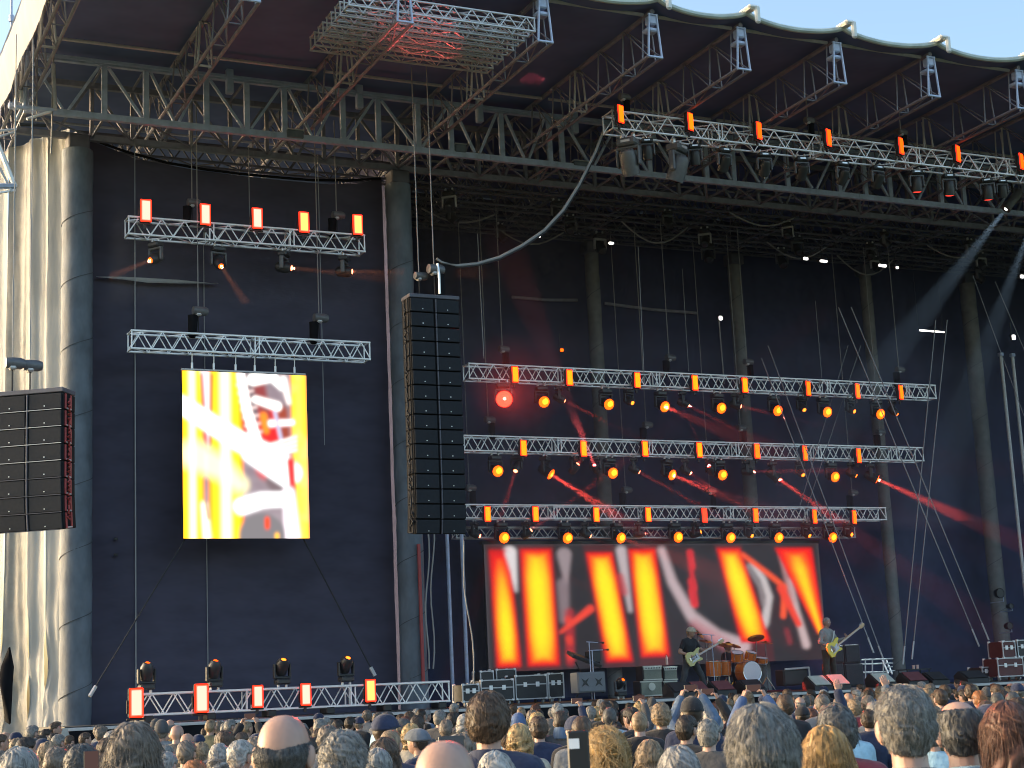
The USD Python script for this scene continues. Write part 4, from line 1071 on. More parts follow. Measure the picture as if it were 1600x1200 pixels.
# ---------------------------------------------------------------- speaker stacks
def array(label, c, zt, n, h, w, yaw, dep=.5, curve=3, cable='cable_dark'):
    """Hung column of speaker boxes; c = (x, y) of the top front centre."""
    t = thing('speaker_stack', label, 'speaker stack', (c[0], c[1], zt))
    f = np.array([math.sin(yaw), -math.cos(yaw), 0]); s = np.array([math.cos(yaw), math.sin(yaw), 0])
    R0 = np.stack([s, -f, [0, 0, 1]], 1)
    bm = MB()
    bm.cbox(np.array([c[0], c[1], zt + .05]) - f * dep / 2, (w + .02, dep, .09), .012, R0)
    bm.build('flying_frame', M['steel_dark'], t)
    p = np.array([c[0], c[1], zt]); tilt = 0.0
    for i in range(n):
        if i >= n - curve:
            tilt += .022 * (i - (n - curve) + 1)
        elif i % 3 == 2:
            tilt += .004
        ft = f * math.cos(tilt) + np.array([0, 0, -math.sin(tilt)])
        up = np.cross(s, -ft)
        up = up if up[2] > 0 else -up
        R = np.stack([s, -ft, up], 1)
        mid = p - up * h / 2
        bx = MB().cbox(mid - ft * (dep / 2 + .02), (w, dep - .04, h - .006), .012, R).build('speaker_box', M['speaker_side'], t)
        for sg in (-1, 1):
            MB().cbox(mid + s * sg * (w / 4 + .012) - ft * .005, (w / 2 - .055, .03, h - .03), .01, R).build('grille', M['speaker'], bx)
            MB().cbox(mid + s * sg * (w / 4 + .0) + ft * .014 - up * h * .27, (.026, .008, .022), .003, R).build('badge', M['badge'], bx)
        MB().cbox(mid + s * (.022 if yaw > -.2 else 0) - ft * .005, (.03, .05, h - .02), .006, R).build('centre_strip', M['steel_dark'], bx)
        sd = -1 if yaw > -.2 else 1
        for off in (.12, .34):
            MB().cbox(mid + s * sd * (w / 2 + .012) - ft * off, (.03, .05, h * .9), .008, R).build('rigging_plate', M[cable], bx)
        MB().cbox(mid + s * sd * (w / 2 + .015) - ft * .24 - up * h * .4, (.03, .2, .03), .006, R).build('rigging_plate', M[cable] if sd < 0 else M['alu_dim'], bx)
        if sd > 0:
            MB().cbox(mid - up * h * .49 + ft * .012, (w - .02, .01, .014), .003, R).build('joint_strip', M['alu_dim'] if i < 4 else M['steel_dark'], bx)
        p = p - up * h
    # loom of cable hanging along the side
    z = np.linspace(zt - .1, zt - n * h + .2, 60)
    sd = -1 if yaw > -.2 else 1
    base = np.array([c[0], c[1], 0])
    q = [base + s * sd * (w / 2 + .05 + .015 * math.sin(k * 9.0 / 4)) - f * (.2 + .05 * math.sin(k * 9.0 / 3.1)) + np.array([0, 0, k_]) for k, k_ in enumerate(z)]
    MB().tube(q, .02, 5).build('cable_loom', M['red_cable'] if sd > 0 else M['cable_dark'], t)
    return t

array('tall black speaker stack of sixteen boxes hanging before the second tower', (13.82, 33.0), 10.62, 16, .33, 1.2, .0)
array('shorter speaker stack at the left picture edge, turned outward', (4.77, 31.5), 7.83, 8, .325, 1.42, -.62, dep=.55, cable='red_cable')
for (px, py, yy_, lb, s, zr, bg) in ((678, 420, 33.15, 'front hoist above the tall speaker stack with silver shackle', 1.0, 16.2, -1), (655, 445, 33.35, 'rear hoist right on top of the tall speaker stack', .8, 16.2, 0)):
    p = at(px, py, y=yy_); t = hoist(lb, (p[0], yy_, 10.72), zr, 'hoists over the speaker stacks', s, bag=bg)
    if bg:
        MB().tube([p + [.08, -.1, -.6], p + [.07, -.12, -.15], p + [.05, -.1, .1]], .03, 6).build('shackle', M['badge'], t)
for (dx, lb) in ((-.1, 'front hoist on the left edge speaker stack'), (.25, 'rear hoist on the left edge speaker stack')):
    hoist(lb, (4.65 + dx, 31.8 + abs(dx), 7.92), 15.2, 'hoists over the speaker stacks', .95, bag=0)
cb = [at(x, y, y=33.3) for x, y in ((946, 197), (930, 238), (905, 288), (880, 328), (850, 360), (815, 384), (780, 402), (745, 412), (715, 415), (690, 410), (682, 404))]
t = thing('hanging_cable', 'grey cable sagging from the front lighting truss to the tall speaker stack', 'cable', cb[-1])
MB().tube(cb, .035, 6).build('cable_loop', M['cable'], t)
MB().tube([c + [0.03, 0, -.04] for c in cb], .02, 5).build('cable_loop', M['cable_dark'], t)
t = thing('red_light_edge', 'red edge light painted as a thin upright strip beside the second tower foot', 'painted strip', at(655, 1000, y=37.4))
a = at(654, 850, y=37.6); 
MB().box((a[0], 37.6, (at(654, 1070, y=37.6)[2] + a[2]) / 2), (.07, .06, a[2] - at(654, 1070, y=37.6)[2])).build('tray', M['red_cable'], t)  # red colour stands for red light along the tower edge
for i, (px, lb) in enumerate(((668, 'grey cable hanging down beside the second tower'), (676, 'second grey cable hanging beside the second tower'), (722, 'loose grey cable hanging left of the video wall'))):
    q = [at(px + 3 * math.sin(k * .9 + i) + (k * 2.2 if i == 2 else 0), 820 + k * 25 if i < 2 else 845 + k * 25, y=37.2 + .2 * i) for k in range(10)]
    t = thing('loose_cable', lb, 'cable', q[-1])
    MB().tube(q, .02, 5).build('cable_run', M['cable'], t)

# ---------------------------------------------------------------- people
def sph(p, r, n=12):
    return m3.Manifold.sphere(float(r), n).translate([float(k) for k in p])


def bone(*pr):
    return m3.Manifold.batch_hull([sph(p, r) for p, r in pr])


def union(ms):
    return m3.Manifold.batch_boolean(ms, m3.OpType.Add)


def tri(man):
    k = man.to_mesh()
    return trimesh.Trimesh(np.array(k.vert_properties[:, :3]), np.array(k.tri_verts), process=False)


def man(v, f):
    return m3.Manifold(m3.Mesh(np.asarray(v, np.float32), np.asarray(f, np.uint32)))


def soft(ms, ref=.035, it=10, wrinkle=0.0, seed=0):
    t = tri(union(ms).refine_to_length(ref))
    t.merge_vertices()
    trimesh.smoothing.filter_taubin(t, lamb=.5, nu=.52, iterations=it)
    if wrinkle:
        n = fbm(np.array(t.vertices) * [9, 9, 5] + seed, 3, seed) - .5
        t.vertices = t.vertices + t.vertex_normals * n[:, None] * wrinkle
    return t


def uvdirs(nu, nv):
    """Rings of directions from the crown down, with both poles; returns (v, phi, pol, faces). phi = 0 at the back of the head."""
    pol = np.linspace(0, np.pi, nv + 1)[1:-1]
    phi = np.arange(nu) * 2 * np.pi / nu - np.pi
    PH, PO = np.meshgrid(phi, pol)
    d = np.stack([np.sin(PO) * np.sin(PH), -np.sin(PO) * np.cos(PH), np.cos(PO)], -1).reshape(-1, 3)
    d = np.vstack([d, [[0, 0, 1], [0, 0, -1]]])
    n = len(pol)
    f = []
    for i in range(n - 1):
        for j in range(nu):
            a, b = i * nu + j, i * nu + (j + 1) % nu
            f += [[a, a + nu, b + nu], [a, b + nu, b]]
    for j in range(nu):
        f += [[n * nu, j, (j + 1) % nu], [n * nu + 1, (n - 1) * nu + (j + 1) % nu, (n - 1) * nu + j]]
    return d, np.append(PH.ravel(), [0, 0]), np.append(PO.ravel(), [0, np.pi]), np.array(f)


def head_surface(d):
    """The head's surface point in direction d from its middle; face towards +y, chin to crown about 0.235 m."""
    x, y, z = d[..., 0], d[..., 1], d[..., 2]
    rx, ry, rz = .076, .097, .117
    r = (np.abs(x / rx) ** 2.45 + np.abs(y / ry) ** 2.45 + np.abs(z / rz) ** 2.45) ** (-1 / 2.45)
    low = np.clip(-z, 0, 1)
    p = d * r[..., None]
    p[..., 0] *= 1 - .28 * low ** 1.6
    back = np.clip(-y, 0, 1) * np.clip(-z - .1, 0, 1)
    p[..., 1] += .045 * back + .012 * np.clip(y, 0, 1) * low
    fx, fz = x, z
    front = np.clip(y, 0, 1)
    g = lambda cx, cz, s, sz=None: np.exp(-((fx - cx) / s) ** 2 - ((fz - cz) / (sz or s)) ** 2) * (y > 0)
    p[..., 1] += .024 * g(0, -.16, .12, .2) - .008 * (g(.33, .08, .17, .12) + g(-.33, .08, .17, .12)) + .004 * g(0, .24, .5, .1) + .006 * g(0, -.56, .25, .07) - .004 * g(0, -.61, .2, .03) + .006 * g(0, -.64, .2, .05) + .008 * g(0, -.88, .25, .15)
    return p


HEADS_ = {}


def head_manifold(nu=64, nv=44):
    if (nu, nv) not in HEADS_:
        d, ph, po, f = uvdirs(nu, nv)
        h = man(head_surface(d), f)
        ears = []
        for s in (-1, 1):
            e = m3.Manifold.sphere(1, 16).scale([.013, .021, .035]).rotate([-8, 0, -s * 22]).translate([s * .084, -.012, -.008])
            lobe = m3.Manifold.sphere(1, 12).scale([.01, .012, .014]).translate([s * .076, -.002, -.036])
            ears += [e, lobe]
        HEADS_[(nu, nv)] = union([h] + ears)
    return HEADS_[(nu, nv)]


def hand(w, d, nrm, side, curl=.5, spread=.3):
    """Palm, four unequal bent fingers and a thumb; w wrist, d towards the fingers, nrm out of the palm."""
    w, d, nrm = (np.asarray(k, float) for k in (w, d, nrm))
    d = d / np.linalg.norm(d); nrm = nrm - d * (nrm @ d); nrm /= np.linalg.norm(nrm)
    a = np.cross(d, nrm) * side            # towards the thumb
    out = [m3.Manifold.batch_hull([sph(w, .026, 10), sph(w + d * .085 + a * .03, .015, 10), sph(w + d * .085 - a * .03, .014, 10), sph(w + d * .03 + a * .028, .017, 10)])]
    for k, (o, L) in enumerate(((.031, .072), (.011, .081), (-.01, .075), (-.03, .058))):
        p0 = w + d * .08 + a * o
        c = curl * (1 + .08 * k)
        q = d + a * (o * spread * 4)
        d1 = q * math.cos(c * .8) + nrm * math.sin(c * .8)
        d2 = q * math.cos(c * 1.9) + nrm * math.sin(c * 1.9)
        p1 = p0 + d1 / np.linalg.norm(d1) * L * .55
        p2 = p1 + d2 / np.linalg.norm(d2) * L * .5
        out += [m3.Manifold.batch_hull([sph(p0, .0095, 8), sph(p1, .0088, 8)]), m3.Manifold.batch_hull([sph(p1, .0088, 8), sph(p2, .0075, 8)])]
    t0 = w + d * .03 + a * .028
    t1 = t0 + (a * .8 + d * .6 + nrm * .25) * .036
    t2 = t1 + (a * .25 + d * .9 + nrm * .45 * (curl + .3)) * .032
    out += [m3.Manifold.batch_hull([sph(t0, .013, 8), sph(t1, .0105, 8)]), m3.Manifold.batch_hull([sph(t1, .0105, 8), sph(t2, .0085, 8)])]
    return out


STAND = dict(hipL=(-.09, 0, .93), hipR=(.09, 0, .93), kneeL=(-.1, .015, .5), kneeR=(.1, .015, .5), ankL=(-.11, -.02, .085), ankR=(.11, -.02, .085), toeL=(-.125, .15, .045), toeR=(.125, .15, .045),
             pel=(0, 0, .97), waist=(0, .005, 1.12), chest=(0, 0, 1.3), shL=(-.175, -.005, 1.405), shR=(.175, -.005, 1.405), nb=(0, -.01, 1.45), nt=(0, .012, 1.57), head=(0, .025, 1.635),
             elL=(-.235, -.02, 1.13), elR=(.235, -.02, 1.13), wrL=(-.235, .1, .9), wrR=(.235, .1, .9), hdL=(0, .25, -.9), hdR=(0, .25, -.9), hnL=(1, 0, 0), hnR=(-1, 0, 0), curl=.6)
POSES = {'down': STAND,
         'front': {**STAND, 'elL': (-.23, .03, 1.14), 'elR': (.23, .03, 1.14), 'wrL': (-.1, .24, 1.1), 'wrR': (.1, .24, 1.14), 'hdL': (.9, .3, .1), 'hdR': (-.9, .3, .1), 'hnL': (0, -1, 0), 'hnR': (0, -1, 0)},
         'phone': {**STAND, 'elL': (-.27, .2, 1.58), 'elR': (.27, .2, 1.58), 'wrL': (-.13, .27, 1.86), 'wrR': (.13, .27, 1.86), 'hdL': (.35, .1, .9), 'hdR': (-.35, .1, .9), 'hnL': (.8, .3, -.3), 'hnR': (-.8, .3, -.3), 'curl': .75},
         'one_up': {**STAND, 'elR': (.24, .14, 1.64), 'wrR': (.19, .18, 1.92), 'hdR': (-.1, .05, 1), 'hnR': (0, 1, 0), 'curl': .35},
         'phone_one': {**STAND, 'elR': (.26, .18, 1.6), 'wrR': (.2, .26, 1.87), 'hdR': (-.3, .1, .95), 'hnR': (-.7, .6, 0), 'curl': .7}}
BODIES = {}


def limbs(P, g, arms=True, legs=False, torso=True, sleeve=1.0):
    """Bones of a body or of a garment that is g thicker."""
    v = lambda k: np.asarray(P[k], float)
    o = []
    sx = np.array([1.0, 0, 0])
    if torso:
        ax = v('shR') - v('shL'); ax /= np.linalg.norm(ax)
        hp = v('hipR') - v('hipL'); hp /= np.linalg.norm(hp)
        o += [bone((v('pel') - hp * .075, .105 + g), (v('pel') + hp * .075, .105 + g), (v('waist') - ax * .06, .1 + g), (v('waist') + ax * .06, .1 + g)),
              bone((v('waist') - ax * .06, .1 + g), (v('waist') + ax * .06, .1 + g), (v('chest') - ax * .095, .115 + g), (v('chest') + ax * .095, .115 + g)),
              bone((v('chest') - ax * .095, .115 + g), (v('chest') + ax * .095, .115 + g), (v('shL'), .06 + g), (v('shR'), .06 + g), (v('nb'), .055 + g))]
    if arms:
        for s in 'LR':
            e = v('sh' + s) + (v('el' + s) - v('sh' + s)) * (1 if sleeve >= 1 else sleeve)
            o.append(bone((v('sh' + s), .06 + g), (e, .045 + g)))
            if sleeve >= 1:
                o.append(bone((v('el' + s), .045 + g), (v('el' + s) + (v('wr' + s) - v('el' + s)) * .95, .032 + g * 1.1)))
    if legs:
        o.append(bone((v('pel') - sx * .07, .1 + g), (v('pel') + sx * .07, .1 + g)))
        for s in 'LR':
            o += [bone((v('hip' + s), .09 + g), (v('knee' + s), .06 + g)), bone((v('knee' + s), .06 + g), (v('ank' + s), .04 + g * 1.3))]
    return o


def body_mesh(P, key, fine=False):
    k = (key, fine)
    if k not in BODIES:
        v = lambda q: np.asarray(P[q], float)
        b = limbs(P, 0, True, True) + [bone((v('nb') - [0, 0, .04], .065), (v('nb'), .058), (v('nt'), .054))]
        for s in 'LR':
            b += [bone((v('el' + s), .044), (v('wr' + s), .027)), bone((v('ank' + s), .042), (v('ank' + s) - [0, 0.035, .035], .045), (v('toe' + s), .04))]
        t = soft(b, .04, 8)
        parts = [man(t.vertices, t.faces), head_manifold(*((64, 44) if fine else (32, 24))).rotate([P.get('nod', 0), 0, P.get('turn', 0)]).translate([float(q) for q in v('head')])]
        for s, sd in (('L', 1), ('R', -1)):
            parts += hand(v('wr' + s), v('hd' + s), v('hn' + s), sd, P['curl'])
        BODIES[k] = tri(union(parts))
    return BODIES[k]


CL = {}


def cloth_mesh(P, key, what, seed=0):
    k = (key, what, seed % 3)
    if k not in CL:
        if what == 'jacket':
            t = soft(limbs(P, .024), .032, 6, .022, seed % 3)
        elif what == 'shirt':
            t = soft(limbs(P, .014, sleeve=.62), .032, 6, .014, seed % 3)
        elif what == 'longshirt':
            t = soft(limbs(P, .015), .032, 6, .014, seed % 3)
        elif what == 'trousers':
            t = soft(limbs(P, .017, arms=False, legs=True, torso=False), .05, 5, .016, seed % 3)
        CL[k] = t
    return CL[k]


def hairline(ph, ears=False):
    """Lowest elevation (radians) of hair at azimuth ph from the back."""
    if ears:
        return np.radians(np.interp(np.abs(np.degrees(ph)), [0, 42, 58, 70, 96, 108, 125, 150, 180], [-46, -42, -28, 14, 22, 12, 28, 42, 44]))
    return np.radians(np.interp(np.abs(np.degrees(ph)), [0, 55, 85, 100, 125, 150, 180], [-48, -40, -8, 6, 26, 42, 44]))


EARS = ('short', 'buzz', 'crop', 'ring', 'thinning')


def hair_mesh(kind, seed=0, nu=120, nv=64, curly=.0, thick=None):
    """Hair as one closed shell round the head's middle; also a tone per vertex that follows the locks."""
    d, ph, po, f = uvdirs(nu, nv)
    el = np.pi / 2 - po
    S = head_surface(d)
    T = thick or {'short': .02, 'buzz': .007, 'wavy': .03, 'ring': .013, 'bob': .03, 'long': .03, 'bun': .022, 'crop': .011, 'thinning': .014}[kind]
    hl = hairline(ph, kind in EARS)
    mask = np.clip((el - hl) / .16 + .5, 0, 1)
    if kind == 'ring':
        mask *= np.clip((np.radians(34 + 14 * np.clip(np.abs(ph) / 1.3, 0, 1)) - el) / .7, 0, 1)
    if kind == 'thinning':
        mask *= np.clip((np.radians(62) - el) / .5 + .25, .0, 1)
    mask = mask * mask * (3 - 2 * mask)
    q = np.stack([np.sin(ph) * 2.2, np.cos(ph) * 2.2, po * 1.6], -1)
    wob = (fbm(q * 1.2 + seed, 2, seed) - .5)
    swirl = ph + .5 * np.sin(po * 3 + seed) + wob * 1.2
    fq = .42
    locks = fbm(np.stack([np.sin(swirl) * 13 * fq, np.cos(swirl) * 13 * fq, po * (2.2 + 9 * curly)], -1) + seed * 3.1, 3, seed)
    fine = noise(np.stack([np.sin(swirl) * 11, np.cos(swirl) * 11, po * (3 + 12 * curly)], -1) + seed, seed + 5)
    rough = {'buzz': .002, 'crop': .005, 'ring': .004}.get(kind, .011 if curly < .3 else .02)
    off = T * mask + wob * T * .7 * mask + (locks - .5) * rough * mask + (fine - .5) * rough * .4 * mask - (1 - mask) * .02
    n = d.copy()
    P = S + n * off[:, None]
    if kind in ('bob', 'long'):
        L = .13 if kind == 'bob' else .36
        back = np.clip((np.radians(112) - np.abs(ph)) / .5 + .5, 0, 1); back = back * back * (3 - 2 * back)
        pv = po / np.pi
        k = np.clip((pv - .5) / .43, 0, 1)
        hd = np.stack([np.sin(ph), -np.cos(ph)], -1)
        base = head_surface(np.stack([hd[:, 0], hd[:, 1], 0 * ph], -1))[:, :2]
        wav = 1 + (.12 if kind == 'bob' else .22) * np.sin(k * np.pi * .8) - (.28 if kind == 'bob' else .12) * k ** 2
        flow = .02 * np.sin(k * 9 + ph * 3 + seed)
        R = base * wav[:, None] + hd * (T + (locks - .5) * .03 + (fine - .5) * .008 + flow * .5)[:, None]
        close = np.clip((pv - .93) / .07, 0, 1)
        R = R * (1 - close)[:, None]
        z = -L * k * (1 + .14 * (locks - .5) * 2)
        Q = np.stack([R[:, 0], R[:, 1] - (.02 if kind == 'long' else .0) * k, z], -1)
        low = pv > .5
        inside = S * .8
        inside[:, 2] = np.maximum(inside[:, 2], -.08)
        mix = back[:, None]
        P = np.where(low[:, None], Q * mix + inside * (1 - mix), P)
    tone = np.clip(.5 + (locks - .5) * 1.1 + (fine - .5) * .8 + wob * .35, 0, 1)
    return P, f, tone


def strands(kind, seed, n, P, f, tone, nrm, length, wig, lift):
    """Loose hairs that rise from the shell and follow it down."""
    r = np.random.default_rng(seed)
    nu = 180 if len(P) > 12000 else 120
    d, ph, po, _ = uvdirs(nu, 96 if nu == 180 else 64)
    el = np.pi / 2 - po
    ok = (el > hairline(ph, kind in EARS) + .06) & (po > .05)
    if kind == 'ring':
        ok &= el < np.radians(30 + 14 * np.clip(np.abs(ph) / 1.3, 0, 1)) - .6 * np.random.default_rng(seed).random(len(el)) ** 2
    if kind in ('bob', 'long'):
        ok = (np.abs(ph) < 1.9) & (po < 2.6) & (po > .05)
    idx = np.nonzero(ok)[0]
    w = np.sin(po[idx]) + .08
    idx = r.choice(idx, n, p=w / w.sum())
    out = []
    for i in idx:
        p = P[i].copy(); ring = i // nu
        pts = [p + nrm[i] * -.002]
        cur = i
        step = length * (.6 + .8 * r.random()) / 3
        acc = p
        jit = r.normal(0, wig, 3)
        for k in range(1, 4):
            nxt = min(cur + nu * max(1, int(step / (.006 if nu == 120 else .004))), len(P) - 3)
            if kind == 'bun':
                tgt = np.array([0, -.1, .085]) - acc
                dirn = tgt / (np.linalg.norm(tgt) + 1e-6) * step * .8 + nrm[i] * step * .5
            elif kind not in ('bob', 'long') and el[nxt] < hairline(ph[nxt], kind in EARS) - .12:
                dirn = np.array([0, 0, -1.0]) * step * .5 + nrm[cur] * step * .02
            else:
                dirn = P[nxt] - P[cur]
                dn = np.linalg.norm(dirn)
                dirn = dirn / max(dn, 1e-6) * step
                cur = nxt
            acc = acc + dirn + nrm[i] * lift * step * (.5 + k * .25) + jit * step * k * .5
            pts.append(acc.copy())
        out.append(pts)
    return np.array(out)


def add_strands(parent, org, R, pts, width, m):
    n, k = pts.shape[:2]
    c = UsdGeom.BasisCurves.Define(stage, numbered(parent.path + '/loose_strands'))
    c.CreateTypeAttr('linear')
    c.CreateCurveVertexCountsAttr([k] * n)
    q = (pts.reshape(-1, 3) @ R.T + org).astype(np.float32)
    c.CreatePointsAttr(Vt.Vec3fArray.FromNumpy(q))
    wd = np.tile(np.array([1, .95, .7, .25]) * width, n).astype(np.float32)
    c.CreateWidthsAttr(Vt.FloatArray.FromNumpy(wd)); c.SetWidthsInterpolation('vertex')
    UsdShade.MaterialBindingAPI.Apply(c.GetPrim()).Bind(m)


for k, c in HAIR.items():
    M['strand_' + k] = mat(k + '_hair_strand', tuple(min(.9, q * 1.25) for q in c), .5, spec=.4)
    M['strand_dark_' + k] = mat(k + '_dark_hair_strand', tuple(q * .55 for q in c), .5, spec=.4)


def local_mesh(name, t, m, parent, smooth=True, label=None, tone=None):
    path = numbered(parent.path + '/' + name)
    me = usdkit.mesh(stage, path, t, m, smooth=smooth)
    if tone is not None:
        UsdGeom.PrimvarsAPI(me).CreatePrimvar('tone', Sdf.ValueTypeNames.FloatArray, 'vertex').Set(Vt.FloatArray.FromNumpy(np.asarray(tone, np.float32)))
    if label:
        setdata(me.GetPrim(), label=label)
    return Thing(me.GetPrim())


def rotz(a):
    return np.array([[math.cos(a), -math.sin(a), 0], [math.sin(a), math.cos(a), 0], [0, 0, 1]])


def person(label, loc, facing, height=1.72, pose='down', hair=('short', 'brown'), top=('jacket', 'navy'), legs='denim', skin='skin', hat=None, collar=None, hood=None, group=None, seed=0, fine=False, nstr=0, P=None, cat='person', width=1.0, eyes=False, curly=0, thick=None, swid=.0022):
    """facing: angle of the face from +y towards +x."""
    s = height / 1.755
    P = P or POSES[pose]
    t = thing('person', label, cat, loc, -facing, group, scale=(s * width, s * width, s))
    b = local_mesh('body', body_mesh(P, pose, fine), M[skin], t, smooth=50)
    hc = np.asarray(P['head'], float)
    HR = trimesh.transformations.euler_matrix(math.radians(P.get('nod', 0)), 0, math.radians(P.get('turn', 0)))[:3, :3]
    if eyes:
        for sx in (-1, 1):
            e = trimesh.creation.icosphere(1, .0115); e.apply_translation(HR @ np.array([sx * .031, .083, .009]) + hc)
            local_mesh('eye', e, M['eye'], b)
    if hair:
        kind, col = hair
        nu, nv = (180, 96) if nstr >= 1200 else (120, 64)
        Pv, f, tone = hair_mesh(kind, seed, nu, nv, curly, thick)
        tm = trimesh.Trimesh(Pv, f, process=False)
        nrm = np.array(tm.vertex_normals)
        h = local_mesh('hair', trimesh.Trimesh(Pv @ HR.T + hc, f, process=False), M['hair_' + col], t, True, tone=tone)
        if fine and nstr:
            Ln = {'buzz': .01, 'crop': .016, 'ring': .022, 'short': .03, 'wavy': .045, 'bun': .05, 'thinning': .035}.get(kind, .11)
            for mname, cnt, sd in (("strand_", nstr * 4 // 11, 1), ("strand_dark_", nstr * 2 // 11, 2)):
                pts = strands(kind, seed * 7 + sd, cnt, Pv, f, tone, nrm, Ln, .07 + curly * .45, .035 if kind not in ('bob', 'long') else .02)
                add_strands(h, hc, HR, pts, swid, M[mname + col])
        if kind == 'bun':
            d, ph, po, f2 = uvdirs(48, 28)
            q = d * (.052 + .014 * fbm(np.stack([np.sin(ph * 3 + po * 4) * 3, np.cos(ph * 3 + po * 4) * 3, po * 2], -1), 3, seed)[:, None]) * [1.15, .8, 1.0]
            tn = noise(np.stack([np.sin(ph * 2 + po * 5) * 9, np.cos(ph * 2 + po * 5) * 9, po], -1), 3)
            bn = local_mesh('bun', trimesh.Trimesh(q @ HR.T + hc + HR @ np.array([0, -.1, .075]), f2, process=False), M['hair_' + col], h, True, tone=tn)
            r = np.random.default_rng(seed + 3)
            k = 240
            a = r.normal(size=(k, 3)); a /= np.linalg.norm(a, axis=1, keepdims=True)
            root = np.array([0, -.1, .075]) + a * .05
            tang = np.cross(a, r.normal(size=(k, 3))); tang /= np.linalg.norm(tang, axis=1, keepdims=True)
            pts = np.stack([root, root + a * .02 + tang * .02, root + a * .025 + tang * .05 - [0, 0, .012], root + a * .02 + tang * .075 - [0, 0, .035]], 1)
            add_strands(bn, hc, HR, pts, .003, M['strand_' + col])
    if hat:
        hk, hcol = hat
        d, ph, po, f = uvdirs(40, 24)
        S = head_surface(d)
        if hk == 'beanie':
            el = np.pi / 2 - po
            m_ = np.clip((el + .25 - .28 * np.clip(-np.cos(ph), 0, 1)) / .06 + .5, 0, 1)
            q = S + d * (.028 * m_ - .02 * (1 - m_))[:, None]
            q[:, 2] += .03 * np.clip(d[:, 2], 0, 1) * m_
            local_mesh('knit_cap', trimesh.Trimesh(q @ HR.T + hc, f, process=False), M['cloth_' + hcol], t)
        else:
            el = np.pi / 2 - po
            m_ = np.clip((el - .1 - .12 * np.clip(-np.cos(ph), 0, 1)) / .06 + .5, 0, 1)
            q = S + d * ((.03 if hk == 'cap' else .034) * m_ - .02 * (1 - m_))[:, None]
            if hk == 'flat':
                q[:, 2] -= .02 * np.clip(d[:, 2], 0, 1) * m_; q[:, :2] *= 1 + .08 * m_[:, None] * np.clip(1 - d[:, 2], 0, 1)[:, None]
            c = local_mesh('cap', trimesh.Trimesh(q @ HR.T + hc, f, process=False), M['cloth_' + hcol], t)
            a = np.linspace(-1, 1, 13)
            br = []
            for r_, zz in ((.0, .052), (.06 if hk == 'cap' else .03, .04)):
                br.append(np.stack([a * .078, .085 * np.sqrt(np.clip(1 - (a * .8) ** 2, 0, 1)) + .012 + r_ * (1 - a ** 2 * .75), zz + .006 * (1 - a ** 2) - .006 * a ** 2], -1))
            br = np.array(br)
            g2 = MB()
            g2.grid(br); g2.grid(br[::-1] - [0, 0, .006])
            v = np.concatenate(g2.v) @ HR.T + hc
            local_mesh('brim', trimesh.Trimesh(v, np.concatenate(g2.f), process=False), M['cloth_' + hcol], c)
            if hk == 'cap':
                st_ = MB().cbox((0, -.118, .03), (.05, .012, .014), .004)
                local_mesh('strap', trimesh.Trimesh(np.concatenate(st_.v) @ HR.T + hc, np.concatenate(st_.f), process=False), M['skin'], c)
    garment = {'jacket': 'jacket', 'hoodie': 'jacket'}.get(top[0], top[0])
    j = local_mesh('jacket' if garment == 'jacket' else 'shirt', cloth_mesh(P, pose, garment, seed), M['cloth_' + top[1]], t, smooth=60)
    nb = np.asarray(P['nb'], float)
    if collar:
        a = np.linspace(0, 2 * np.pi, 25)
        c = MB()
        ring = lambda r_, z_: np.stack([nb[0] + np.sin(a) * r_, nb[1] + .008 - np.cos(a) * r_ * .95, nb[2] + z_ + .012 * np.cos(a)], -1)
        c.grid(np.array([ring(.1, -.03), ring(.088, .055), ring(.078, .058), ring(.076, -.03)]))
        local_mesh('collar', trimesh.Trimesh(np.concatenate(c.v), np.concatenate(c.f), process=False), M['cloth_' + collar], j)
    if hood:
        hd = soft([bone((nb + [-.1, -.06, 0], .045), (nb + [0, -.12, -.03], .06), (nb + [.1, -.06, 0], .045)), bone((nb + [-.1, -.06, 0], .045), (nb + [-.085, .05, .0], .035)), bone((nb + [.1, -.06, 0], .045), (nb + [.085, .05, .0], .035)), bone((nb + [0, -.13, -.05], .055), (nb + [0, -.13, -.14], .04))], .02, 5, .02, seed)
        local_mesh('hood', hd, M['cloth_' + hood], j)
    local_mesh('trousers', cloth_mesh(P, pose, 'trousers', seed), M['cloth_' + legs], t, smooth=60)
    return t


# ---------------------------------------------------------------- band gear on the deck
def flight_case(label, c, s, m='case', rz=0.0, group=None, wheels=True):
    t = thing('flight_case', label, 'flight case', c, rz, group)
    w, d, h = s
    z0 = .12 if wheels else 0
    MB().cbox((0, 0, z0 + h / 2), (w, d, h), .012).build('case_body', M[m], t, local=True)
    for sx in (-1, 1):
        for sy in (-1, 1):
            MB().box((sx * w / 2, sy * d / 2, z0 + h / 2), (.03, .03, h + .01)).build('edge_rail', M['alu_dim'], t, local=True)
            for sz in (0, 1):
                MB().cbox((sx * (w / 2 - .02), sy * (d / 2 - .02), z0 + sz * h), (.075, .075, .06), .015).build('corner', M['alu'], t, local=True)
            if wheels:
                MB().lathe([(.05, -.02), (.055, 0), (.05, .02)], (sx * (w / 2 - .09), sy * (d / 2 - .09), .055), (1, 0, 0), 10).build('wheel', M['alu_dim'], t, local=True)
    for sz in (0, .62, 1):
        MB().box((0, -d / 2 - .004, z0 + h * sz), (w, .012, .028)).build('edge_rail', M['alu_dim'], t, local=True)
    MB().cbox((-w * .2, -d / 2 - .012, z0 + h * .62), (.1, .02, .12), .008).build('latch', M['alu'], t, local=True)
    MB().cbox((w * .2, -d / 2 - .012, z0 + h * .62), (.1, .02, .12), .008).build('latch', M['alu'], t, local=True)
    return t


def dz(u, v, y):
    p = at(u, v, y=y)
    return p


